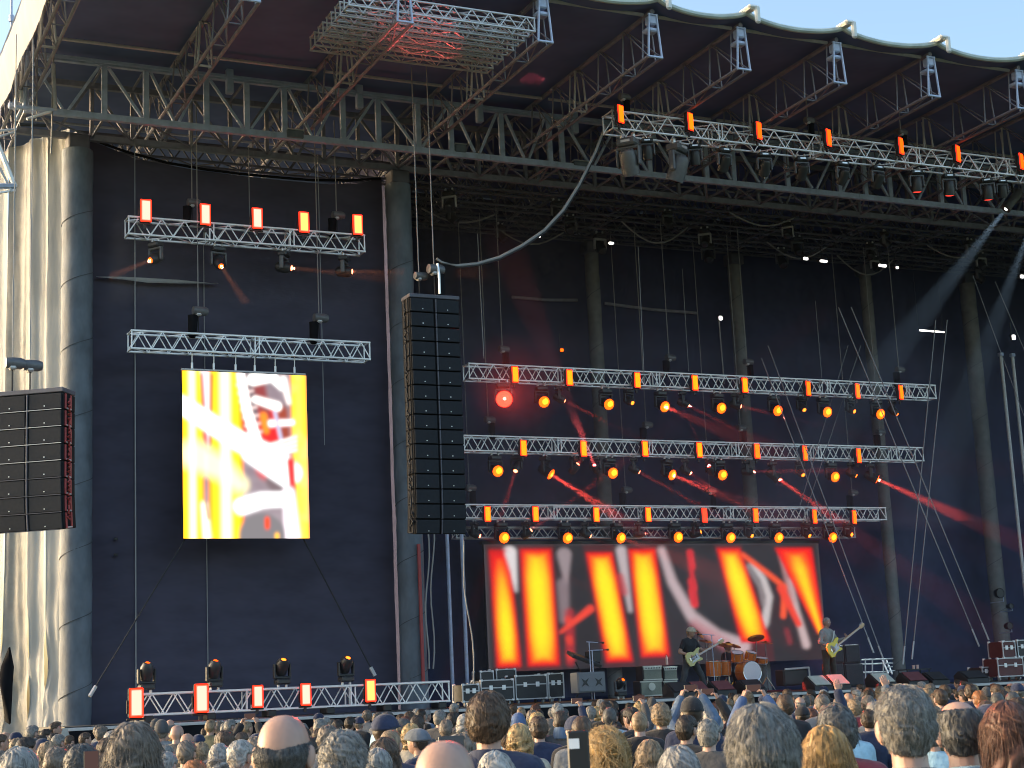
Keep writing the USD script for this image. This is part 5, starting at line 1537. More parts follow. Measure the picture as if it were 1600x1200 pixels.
def on_deck(u, y):
    p = at(u, 1070, y=y)
    return np.array([p[0], y, DZ])


for i, (u0, u1, vt, y, lb) in enumerate(((714, 741, 1070, 37.6, 'small black flight case at the left end of the row'), (743, 795, 1063, 37.8, 'wide black flight case half hidden by a tall head'), (797, 847, 1056, 37.9, 'wide black flight case with silver corners, right of the tall head'), (848, 873, 1053, 37.9, 'narrow black flight case beside the grey cabinet'))):
    a, b = on_deck(u0, y), on_deck(u1, y)
    zt = at((u0 + u1) / 2, vt, y=y)[2]
    flight_case(lb, ((a[0] + b[0]) / 2, y, DZ), (b[0] - a[0] - .03, .6, zt - DZ - .12), rz=0)
for i, (u0, u1, vt, y, lb) in enumerate(((745, 765, 1050, 38.6, 'small rack box on the flight cases'), (770, 800, 1047, 38.9, 'low rack box behind the flight cases'))):
    a, b = on_deck(u0, y), on_deck(u1, y)
    flight_case(lb, ((a[0] + b[0]) / 2, y, DZ), (b[0] - a[0], .5, at(u0, vt, y=y)[2] - DZ - .12))


def cabinet(label, u0, u1, vt, vb, y, face, m='case', stars=False, name='amplifier', group=None, knobs=False, logo=False, dep=.38, trim=False):
    a, b = at(u0, vb, y=y), at(u1, vb, y=y)
    zt = at((u0 + u1) / 2, vt, y=y)[2]
    zb = max(DZ, at((u0 + u1) / 2, vb, y=y)[2])
    w, h, xc = b[0] - a[0], zt - zb, (a[0] + b[0]) / 2
    t = thing(name, label, name, (xc, y, zb), 0, group)
    MB().cbox((0, dep / 2, h / 2), (w, dep, h), .015).build('cabinet_body', M[m], t, local=True)
    MB().cbox((0, -.008, h / 2), (w - .06, .03, h - .06), .008).build('front_cloth', M[face], t, local=True)
    if trim:
        for z in (.02, h - .02):
            MB().box((0, -.014, z), (w, .02, .03)).build('trim', M['amp_pale'], t, local=True)
    if stars:
        for sx in (-.24, .24):
            s = MB()
            an = np.arange(9) * 2 * np.pi / 8
            pts = []
            for k in range(8):
                r_ = .15 if k % 2 == 0 else .045
                pts.append((sx * w + r_ * math.sin(k * np.pi / 4 + np.pi / 4), -.03, h / 2 + r_ * math.cos(k * np.pi / 4 + np.pi / 4)))
            v = [(sx * w, -.032, h / 2)] + pts
            s.add(v, [[0, k + 1, (k + 1) % 8 + 1] for k in range(8)])
            s.build('star_cutout', M['black'], t, local=True)
    if logo:
        MB().lathe([(.001, 0), (.1, 0), (.1, .01), (.001, .012)], (0, -.035, h * .62), (0, -1, 0), 16).build('name_plate', M['amp_pale'], t, local=True)
    if knobs:
        MB().cbox((0, -.02, h - .06), (w - .04, .02, .09), .004).build('control_panel', M['amp_pale'], t, local=True)
        for k in range(6):
            MB().lathe([(.016, 0), (.014, .02), (.002, .022)], (-w * .35 + k * w * .14, -.03, h - .06), (0, -1, 0), 8).build('knob', M['black'], t, local=True)
    for sx in (-1, 1):
        MB().cbox((sx * (w / 2 - .06), .05, -.0), (.06, .06, .04), .01).build('foot', M['black'], t, local=True)
    return t


c = cabinet('grey cabinet with two dark star cut-outs on the deck', 903, 947, 1050, 1082, 36.2, 'amp_grey', 'amp_grey', stars=True)
kb = on_deck(915, 36.9)
t = thing('keyboard_stand', 'black tilted desk with keyboard and stand left of the star cabinet', 'keyboard', kb)
zt = at(915, 1030, y=36.9)[2] - DZ
MB().cbox((0, 0, zt), (.85, .42, .09), .015, trimesh.transformations.rotation_matrix(.35, [0, 1, 0])[:3, :3] @ trimesh.transformations.rotation_matrix(.3, [1, 0, 0])[:3, :3]).build('keyboard_body', M['case'], t, local=True)
MB().cbox((.3, .1, zt + .05), (.3, .3, .3), .02).build('desk_box', M['case'], t, local=True)
for sx in (-.3, .3):
    MB().tube([(sx, .1, 0), (-sx, -.1, zt - .06)], .018, 5).build('leg', M['black'], t, local=True)


def mic_stand(label, u, y, vt, boom=(.3, 0, .05), mic=True):
    b = on_deck(u, y)
    h = at(u, vt, y=y)[2] - DZ
    t = thing('microphone_stand', label, 'microphone stand', b)
    MB().lathe([(.14, 0), (.14, .02), (.02, .035)], (0, 0, 0), (0, 0, 1), 12).build('base', M['black'], t, local=True)
    MB().tube([(0, 0, .02), (0, 0, h)], .012, 5).build('pole', M['steel'], t, local=True)
    e = np.array([0, 0, h]) + boom
    MB().tube([(-.3 * boom[0], -.3 * boom[1], h - .3 * boom[2]), e], .01, 5).build('boom', M['steel'], t, local=True)
    if mic:
        MB().lathe([(.012, 0), (.015, .1), (.025, .12), (.024, .16), (.005, .175)], e, boom, 8).build('microphone', M['black'], t, local=True)
    return t


mic_stand('microphone stand over the tilted keyboard', 924, 36.6, 1003, (.25, 0, -.02))
mic_stand('short microphone stand at the keyboard', 928, 36.4, 1016, (.3, 0, .0))
mic_stand('microphone stand before the leaning guitarist', 1117, 36.4, 992, (-.35, -.1, .02))
p = on_deck(969, 36.6)
moving_head('small lit lamp standing on the deck between star cabinet and amplifiers', (p[0], p[1], DZ), (.1, -.9, .5), None, .8, 'lens_orange', .05, up=-1)
AMP = 'amplifiers behind the leaning guitarist'
cabinet('pale green guitar amplifier on top of the left stack', 1005, 1035, 1040, 1063, 37.4, 'amp_cloth', trim=True, knobs=True, group=AMP)
cabinet('lower guitar cabinet of the left stack with round plate', 1001, 1036, 1063.5, 1088, 37.4, 'amp_cloth', trim=True, logo=True, group=AMP)
cabinet('second guitar amplifier right on top of the stack', 1037, 1059, 1041, 1063, 37.5, 'amp_cloth', trim=True, knobs=True, group=AMP)
cabinet('second guitar cabinet half behind the wedge', 1037, 1059, 1063.5, 1086, 37.5, 'amp_cloth', trim=True, group=AMP)
p = at(1045, 1036, y=37.6)
t = thing('water_bottle', 'pink bottle standing on the second amplifier', 'bottle', p + [0, .1, -.04])
MB().lathe([(.035, 0), (.035, .16), (.015, .21), (.015, .25), (.001, .25)], (0, 0, 0), (0, 0, 1), 10).build('bottle_body', M['pink_plastic'], t, local=True)
MB().lathe([(.017, .25), (.017, .27), (.001, .27)], (0, 0, 0), (0, 0, 1), 8).build('bottle_cap', M['red_plastic'], t, local=True)


def wedge(label, u0, u1, vt, y, m, group='floor monitors along the stage lip', rz=0.0):
    a, b = on_deck(u0, y), on_deck(u1, y)
    w = b[0] - a[0]; h = min(.5, at((u0 + u1) / 2, vt, y=y)[2] - DZ)
    t = thing('floor_monitor', label, 'floor monitor', ((a[0] + b[0]) / 2, y, DZ), rz, group)
    x = w / 2
    P = lambda s: [(s * x, -.28, 0), (s * x, .28, 0), (s * x, .28, h * .6), (s * x, .1, h), (s * x, -.28, .1)]
    MB().hull(P(-1) + P(1)).build('box', M['wedge'], t, local=True)
    q = MB()
    A, B = np.array([0, -.285, .12]), np.array([0, .085, h + .005])
    n = np.cross([1, 0, 0], B - A); n /= np.linalg.norm(n); n = n if n[1] < 0 else -n
    q.hull([A + [sx * (x - .04), 0, 0] + n * k + (B - A) * e for sx in (-1, 1) for e in (.02, .96) for k in (-.005, .015)])
    q.build('grille', M[m], t, local=True)
    MB().cbox((x - .003, 0, h * .35), (.012, .14, .05), .004).build('handle', M['black'], t, local=True)


for i, (u0, u1, vt, m, lb) in enumerate(((1043, 1076, 1066, 'wedge', 'black floor monitor before the leaning guitarist, left one'), (1077, 1101, 1065, 'wedge_red', 'reddish floor monitor before the leaning guitarist'), (1111, 1141, 1064, 'wedge_red', 'floor monitor before the floor toms'), (1157, 1188, 1062, 'wedge', 'black floor monitor before the kick drum'),
                                         (1263, 1291, 1056, 'wedge_pale', 'pale lit floor monitor left before the bassist'), (1293, 1320, 1054, 'wedge_pale', 'pale lit floor monitor right before the bassist'), (1362, 1391, 1052, 'wedge_pale', 'pale floor monitor right of the bassist'), (1411, 1441, 1050, 'wedge_red', 'dull red floor monitor beside the red cone'),
                                         (1447, 1474, 1050, 'wedge', 'dark floor monitor right of the dull red one'), (1502, 1536, 1048, 'wedge', 'dark floor monitor near the right stack of cases'))):
    wedge(lb, u0, u1, vt, 35.7, m)
p = on_deck(1408, 35.9)
t = thing('red_cone', 'small red cone standing between the right floor monitors', 'cone', p)
MB().lathe([(.1, 0), (.1, .02), (.06, .02), (.015, .3), (.001, .3)], (0, 0, 0), (0, 0, 1), 12).build('cone_body', M['red_plastic'], t, local=True)
MB().lathe([(.043, .12), (.034, .18), (.03, .18)], (0, 0, 0), (0, 0, 1), 12).build('white_band', M['cap'], t, local=True)

# drum kit
DK = 38.9
kd = thing('drum_kit', 'orange drum kit with pale kick drum head and dark cymbals', 'drum kit', on_deck(1150, DK))
o = kd.org
MB().cbox((0, .1, .02), (2.6, 1.7, .04), .01).build('drum_rug', M['cloth_maroon'], kd, local=True)
def drum(name, u, vc, y, r, h, axis, hd=True):
    c = at(u, vc, y=y)
    ax = np.asarray(axis, float); ax /= np.linalg.norm(ax)
    s = MB().lathe([(r * .98, -h / 2), (r, -h / 2 + .01), (r, h / 2 - .01), (r * .98, h / 2)], c, ax, 20).build(name, M['drum'], kd, smooth=40)
    for k in (-1, 1):
        MB().lathe([(r * .97, k * h / 2), (r * 1.03, k * h / 2 - .012), (r * 1.03, k * h / 2 + .012), (r * .97, k * h / 2 + .006)], c, ax, 20).build('rim', M['chrome'], s)
    MB().lathe([(r * .96, h / 2 + .006), (.01, h / 2 + .01)], c, ax, 20).build('drum_skin', M['drumhead'], s)
    for k in range(6):
        a = k * np.pi / 3
        ref = np.array([0, 0, 1.0]) if abs(ax[2]) < .9 else np.array([1.0, 0, 0])
        e1 = np.cross(ax, ref); e1 /= np.linalg.norm(e1); e2 = np.cross(ax, e1)
        q = c + (e1 * math.cos(a) + e2 * math.sin(a)) * r * 1.02
        MB().tube([q - ax * h * .4, q + ax * h * .4], .008, 4).build('lug', M['chrome'], s)
    return c
drum('kick_drum', 1169, 1050, DK - .3, .29, .42, (.0, -1, 0.02))
drum('floor_tom', 1115, 1045, DK - .05, .2, .4, (0, -.05, 1))
drum('floor_tom', 1132, 1044, DK + .1, .18, .38, (0, -.05, 1))
drum('rack_tom', 1152, 1026, DK - .2, .16, .24, (-.1, -.35, 1))
drum('rack_tom', 1173, 1025, DK - .2, .15, .22, (.1, -.35, 1))
drum('snare', 1190, 1032, DK + .05, .17, .14, (0, -.2, 1))
for (u, v, r, ax) in ((1090, 987, .24, (.5, -.55, .7)), (1133, 1007, .22, (0, -.35, 1)), (1147, 1008, .2, (0.1, -.4, 1)), (1181, 996, .24, (-.35, -.3, 1)), (1196, 1003, .2, (.1, -.2, 1)), (1103, 1001, .2, (.1, -.3, 1))):
    c = at(u, v, y=DK + .2)
    MB().lathe([(.012, .025), (.035, .02), (.05, .004), (r, -.02), (r, -.024), (.05, -.002), (.01, 0)], c, ax, 24).build('cymbal', M['cymbal'], kd, smooth=40)
    MB().tube([c - [0, 0, .01], (c[0] + .03, c[1] + .1, DZ + .4)], .012, 5).build('cymbal_stand', M['chrome'], kd)
    for k in range(3):
        a = k * 2.1
        MB().tube([(c[0] + .03, c[1] + .1, DZ + .4), (c[0] + .03 + .25 * math.cos(a), c[1] + .1 + .25 * math.sin(a), DZ + .04)], .012, 5).build('stand_leg', M['chrome'], kd)
for (u0, u1) in ((1106, 1120), (1124, 1140)):
    for u in (u0, u1):
        c = on_deck(u, DK)
        MB().tube([c, c + [0, 0, .5]], .012, 5).build('tom_leg', M['chrome'], kd)
MB().lathe([(.15, 0), (.16, .06), (.01, .07)], on_deck(1140, DK + .75) + [0, 0, .5], (0, 0, 1), 14).build('stool_seat', M['black'], kd)
MB().tube([on_deck(1140, DK + .75), on_deck(1140, DK + .75) + [0, 0, .5]], .025, 6).build('stool_post', M['chrome'], kd)

cabinet('dark keyboard rack case on the deck between drums and bassist', 1225, 1264, 1046, 1071, 37.0, 'case', trim=False, name='rack_case')
t = thing('metal_rail', 'pale metal strip bent over the rack case', 'frame', at(1245, 1044, y=37.1))
MB().tube([at(1226, 1046, y=36.99), at(1264, 1043, y=36.99)], .03, 6).build('bar', M['alu_dim'], t)
MB().tube([at(1264, 1043, y=36.99), at(1266, 1066, y=36.99)], .025, 6).build('bar', M['alu_dim'], t)
for u0, u1, vt, vb, lb in ((1321, 1345, 1007, 1036, 'upper black bass cabinet right behind the bassist'), (1322, 1351, 1036.5, 1072, 'lower black bass cabinet behind the bassist'), (1300, 1320, 1008, 1036, 'upper black bass cabinet hidden by the bassist'), (1299, 1321, 1036.5, 1074, 'lower black bass cabinet hidden by the bassist')):
    cabinet(lb, u0, u1, vt, vb, 38.1, 'speaker', group='bass cabinets behind the bassist')
t = thing('rail', 'grey hand rail with small steps behind the bass cabinets', 'railing', on_deck(1370, 38.4))
for u in (1352, 1363, 1380):
    MB().tube([at(u, 1029, y=38.4), on_deck(u, 38.4)], .022, 6).build('upright', M['alu_dim'], t)
for v in (1030, 1037, 1050):
    MB().tube([at(1346, v + 1, y=38.4), at(1395, v - 1, y=38.4)], .022, 6).build('hand_bar', M['alu_dim'], t)
for k in range(2):
    MB().tube([at(1379 + k * 6, 1032, y=38.1), at(1388 + k * 6, 1053, y=37.7)], .025, 6).build('stringer', M['alu'], t)
for k in range(3):
    MB().box(at(1386 + k * 2.6, 1036 + k * 6, y=38.0 - k * .1), (.22, .1, .02)).build('step', M['alu_dim'], t)
t = thing('side_table', 'low dark table with two pale cups at the right', 'table', on_deck(1430, 38.0))
zt = at(1430, 1046, y=38.0)[2]
MB().box((0, 0, zt - DZ), (.85, .5, .03)).build('table_top', M['case'], t, local=True)
for sx in (-.38, .38):
    for sy in (-.2, .2):
        MB().tube([(sx, sy, 0), (sx, sy, zt - DZ)], .02, 5).build('leg', M['black'], t, local=True)
for k, (u, lb) in enumerate(((1426, 'left pale pink cup on the low dark table'), (1432, 'right pale pink cup on the low dark table'))):
    p = at(u, 1046, y=38.0)
    t = thing('cup', lb, 'cup', (p[0], 37.95, zt + .015))
    MB().lathe([(.035, 0), (.045, .11), (.04, .11), (.03, .01)], (0, 0, 0), (0, 0, 1), 10).build('cup_body', M['pink_plastic'], t, local=True)
for u0, u1, vt, vb, y, m, lb in ((1556, 1577, 1003, 1028, 37.0, 'case_red', 'dark red case on top of the right stack'), (1579, 1604, 1001, 1026, 37.1, 'case', 'grey black case on top at the right edge'), (1549, 1590, 1029, 1062, 37.0, 'case_red', 'wide dark red double case below in the right stack'), (1592, 1625, 1027, 1061, 37.1, 'case', 'dark case below at the right edge'), (1524, 1546, 1043, 1062, 37.4, 'case', 'small dark case left of the right stack')):
    a, b = at(u0, vb, y=y), at(u1, vb, y=y)
    zb = DZ if vb > 1050 else at((u0 + u1) / 2, vb, y=y)[2]
    flight_case(lb, ((a[0] + b[0]) / 2, y, zb), (b[0] - a[0] - .04, .6, at((u0 + u1) / 2, vt, y=y)[2] - zb - (.12 if vb > 1050 else 0)), m, wheels=vb > 1050, group='cases stacked at the right')
for px, py, r, lb in ((1562, 927, .16, 'round black lamp on the rear tower at the right'), (1579, 947, .09, 'small round lamp beside the rear tower'), (1577, 978, .12, 'lower pale lamp beside the rear tower')):
    p = at(px, py, y=41.5)
    t = thing('round_lamp', lb, 'lamp', p)
    MB().lathe([(.02, .2), (r * .8, .15), (r, .02), (r, -.05), (r * .85, -.03)], p, (0, 1, 0), 16).build('lamp_can', M['black'], t, smooth=40)
    MB().lathe([(r * .84, .0), (.005, -.02)], p, (0, 1, 0), 16).build('lens', M['chrome'], t)
    MB().tube([p + [r * 1.05, .05, 0], p + [r * 1.1, .05, -r * 1.6], p + [.1, .6, -r * 1.7]], .015, 5).build('bracket', M['steel'], t)

# ---------------------------------------------------------------- the band
def guitar(label, c, neck, nrm, m, s=1.0, bass=False):
    """Solid body with two horns, neck, headstock, pickguard, pickups and strings."""
    nk = np.asarray(neck, float); nk /= np.linalg.norm(nk)
    nr = np.asarray(nrm, float); nr -= nk * (nr @ nk); nr /= np.linalg.norm(nr)
    sd = np.cross(nr, nk)
    R = np.stack([nk, sd, nr], 1)
    t = thing('bass_guitar' if bass else 'electric_guitar', label, 'guitar', c, R=R)
    out = np.array([(-.22, 0), (-.2, .12), (-.12, .17), (-.02, .15), (.03, .115), (.1, .125), (.17, .155), (.235, .15), (.23, .115), (.16, .075), (.15, .0), (.155, -.07), (.2, -.115), (.195, -.145), (.13, -.14), (.05, -.115), (-.02, -.125), (-.1, -.17), (-.19, -.14)]) * s
    from shapely.geometry import Polygon
    pg = Polygon(out).buffer(.02).buffer(-.015)
    b = trimesh.creation.extrude_polygon(pg, .042 * s, engine='earcut')
    local_mesh('guitar_body', b, M[m], t, smooth=30)
    pk = trimesh.creation.extrude_polygon(Polygon(np.array([(-.12, -.1), (-.05, -.04), (.0, .02), (.12, .06), (.14, .0), (.13, -.09), (.02, -.1)]) * s), .004, engine='earcut'); pk.apply_translation([0, 0, .042 * s])
    local_mesh('pickguard', pk, M['cap'], t)
    L = (.86 if bass else .66) * s
    MB().cbox((.12 + L / 2, 0, .045 * s), (L, .048 * s, .024), .006).build('neck', M['maple'], t, local=True)
    hp = trimesh.creation.extrude_polygon(Polygon(np.array([(0, -.025), (.05, -.045), (.17, -.03), (.19, .01), (.16, .045), (.04, .04), (0, .025)]) * s), .018, engine='earcut'); hp.apply_translation([.12 + L, 0, .036 * s])
    local_mesh('headstock', hp, M['maple'], t)
    for k in range(4 if bass else 6):
        MB().tube([(.12 + L + (.03 + k * (.035 if bass else .023)) * s, .04 * s, .045 * s), (.12 + L + (.03 + k * (.035 if bass else .023)) * s, .075 * s, .045 * s)], .008, 5).build('tuner', M['chrome'], t, local=True)
    for x in ((-.02,) if bass else (-.06, .0, .06)):
        MB().cbox((x * s, 0, .05 * s), (.03, .09, .014), .004).build('pickup', M['black'], t, local=True)
    MB().cbox((-.12 * s, 0, .05 * s), (.04, .09, .016), .004).build('bridge', M['chrome'], t, local=True)
    st_ = MB()
    for k in range(4 if bass else 6):
        y = (k - (1.5 if bass else 2.5)) * (.011 if bass else .0075)
        st_.tube([(-.12 * s, y, .064 * s), (.12 + L, y * .8, .064 * s)], .0012, 3)
    st_.build('strings', M['chrome'], t, local=True, kind='stuff')
    return t


# the bassist at the right
BP = {**STAND, 'hipL': (-.1, 0, .93), 'hipR': (.1, 0, .93), 'kneeL': (-.15, .03, .5), 'kneeR': (.16, .02, .5), 'ankL': (-.2, -.02, .085), 'ankR': (.2, -.02, .085), 'toeL': (-.25, .12, .045), 'toeR': (.25, .13, .045),
      'elR': (.29, -.02, 1.16), 'wrR': (.14, .23, 1.0), 'hdR': (-.7, .3, -.5), 'hnR': (0, -1, -.2), 'elL': (-.32, .08, 1.17), 'wrL': (-.42, .27, 1.22), 'hdL': (-.3, .2, .9), 'hnL': (.2, -1, .1), 'curl': .9, 'nod': -6, 'turn': 0}
bp = on_deck(1298, 36.6); bp[1] = 36.6
fb = math.pi - .36      # faces the crowd and a little to his right
person('pale haired bassist in grey shirt and dark trousers playing a yellow bass', bp, fb, 1.88, 'bassist', ('buzz', 'white'), ('longshirt', 'shirt'), 'trouser_green', 'skin_pink', P=BP, eyes=True, fine=True)
def from_person(loc, facing, h, q):
    s = h / 1.755
    return np.asarray(loc) + rotz(-facing) @ (np.asarray(q, float) * s)
gb = from_person(bp, fb, 1.88, (.06, .2, 1.0)); ge = from_person(bp, fb, 1.88, (-.62, .34, 1.36))
guitar('yellow bass guitar with long maple neck slung on the bassist', gb, ge - gb, rotz(-fb) @ np.array([0, 1, .15]), 'gtr_yellow', 1.15, True)
t = thing('guitar_strap', 'pale strap across the bassist from shoulder to bass', 'strap', gb)
MB().grid(np.array([[from_person(bp, fb, 1.88, q) for q in row] for row in (((-.13, .165, 1.42), (-.04, .18, 1.25), (.1, .19, 1.1)), ((-.07, .17, 1.43), (.02, .185, 1.25), (.14, .19, 1.12)))])).build('strap_band', M['cap'], t)
# the leaning guitarist at the left
GP = {**STAND, 'hipL': (-.1, 0, .9), 'hipR': (.1, 0, .9), 'kneeL': (-.26, .14, .5), 'kneeR': (.26, .02, .49), 'ankL': (-.46, .06, .085), 'ankR': (.36, -.12, .085), 'toeL': (-.54, .18, .045), 'toeR': (.45, .0, .045),
      'pel': (0, 0, .94), 'waist': (.02, .0, 1.08), 'chest': (.03, .03, 1.26), 'shL': (-.15, .05, 1.36), 'shR': (.2, .03, 1.36), 'nb': (.02, .04, 1.41), 'nt': (.02, .09, 1.52), 'head': (.02, .12, 1.575),
      'elR': (.33, -.02, 1.1), 'wrR': (.14, .22, .98), 'hdR': (-.7, .3, -.5), 'hnR': (0, -1, -.2), 'elL': (-.3, .16, 1.12), 'wrL': (-.4, .34, 1.14), 'hdL': (-.3, .2, .9), 'hnL': (.2, -1, .1), 'curl': .9, 'nod': -14, 'turn': 25}
gp = on_deck(1080, 36.3)
fg = math.pi - .3
person('leaning guitarist in cap and black shirt with pale guitar', gp, fg, 1.76, 'guitarist', ('short', 'sandy'), ('shirt', 'tee'), 'charcoal', 'skin', hat=('cap', 'beige'), P=GP, eyes=True, fine=True)
ga = from_person(gp, fg, 1.76, (.08, .2, .95)); ge = from_person(gp, fg, 1.76, (-.55, .38, 1.24))
guitar('pale gold electric guitar held by the leaning guitarist', ga, ge - ga, rotz(-fg) @ np.array([0, 1, .15]), 'gtr_olive', 1.05)
# the drummer
DP = {**STAND, 'pel': (0, -.05, .58), 'hipL': (-.1, -.05, .56), 'hipR': (.1, -.05, .56), 'kneeL': (-.24, .35, .52), 'kneeR': (.24, .35, .52), 'ankL': (-.24, .4, .09), 'ankR': (.24, .4, .09), 'toeL': (-.26, .56, .05), 'toeR': (.26, .56, .05),
      'waist': (0, -.03, .74), 'chest': (0, .0, .94), 'shL': (-.175, .01, 1.04), 'shR': (.175, .01, 1.04), 'nb': (0, .01, 1.09), 'nt': (0, .04, 1.21), 'head': (0, .055, 1.275), 'elL': (-.3, .12, .82), 'elR': (.3, .12, .82), 'wrL': (-.18, .36, .86), 'wrR': (.16, .36, .88), 'hdL': (.3, .9, 0), 'hdR': (-.3, .9, 0), 'hnL': (0, 0, -1), 'hnR': (0, 0, -1), 'curl': 1.1}
dp = on_deck(1139, DK + .75)
person('dark haired drummer seated behind the orange drum kit', dp, math.pi - .45, 1.76, 'drummer', ('short', 'darkbrown'), ('shirt', 'tee'), 'black', 'skin', P=DP, eyes=True)
for k, (q0, q1, lb) in enumerate((((-.15, .42, .87), (.02, .75, .95), 'left drum stick in the hand of the drummer'), ((.13, .43, .9), (-.03, .78, 1.0), 'right drum stick in the hand of the drummer'))):
    a, b = from_person(dp, math.pi - .45, 1.76, q0), from_person(dp, math.pi - .45, 1.76, q1)
    t = thing('drum_stick', lb, 'drum stick', a)
    MB().tube([a, a + (b - a) * .9, b], [.009, .008, .004], 6).build('stick', M['maple'], t)

# ---------------------------------------------------------------- the crowd
placed, heights = [], []


def facing_stage(p, off=0.0):
    return math.atan2(21.0 - p[0], 37.0 - p[1]) + off


def crowd_member(label, u, vtop, wpx, hw, height=None, off=0.0, hat_h=0.0, **kw):
    """A person whose crown stands where the photo shows it; wpx is the head's width in the photo, hw its real width."""
    d = hw * FPX / wpx
    top = at(u, vtop, d=d)
    h = float(np.clip(top[2] - hat_h, 1.46, 1.93))
    kw.setdefault('seed', int(u * 7 + vtop) % 97)
    loc = (top[0], top[1], 0)
    placed.append((top[0], top[1])); heights.append(h)
    return person(label, loc, facing_stage(top, off), h * 1.0, **kw), top, d


def phone(label, c, fac, tilt=.1, wide=True, lit=True):
    t = thing('phone', label, 'phone', c, -fac)
    w, h = (.15, .075) if wide else (.075, .15)
    R = trimesh.transformations.rotation_matrix(-tilt, [1, 0, 0])[:3, :3]
    MB().cbox((0, 0, 0), (w, .01, h), .006, R).build('phone_body', M['phone'], t, local=True)
    MB().box((0, -.0062, 0) @ R.T if False else R @ np.array([0, -.0065, 0]), (w - .008, .0016, h - .008), R).build('phone_screen', M['phone_lit' if lit else 'lens_dark'], t, local=True)
    for k in range(2):
        MB().cbox(R @ np.array([w * .36 - k * .018, .006, h * .3]), (.012, .004, .012), .003, R).build('camera_bump', M['phone'], t, local=True)
    return t


M['phone_lit'] = lamp('phone_screen_glow', (.5, .3, .27), .2)
M['phone_amber'] = lamp('phone_screen_amber_glow', (1.0, .35, .1), .9)

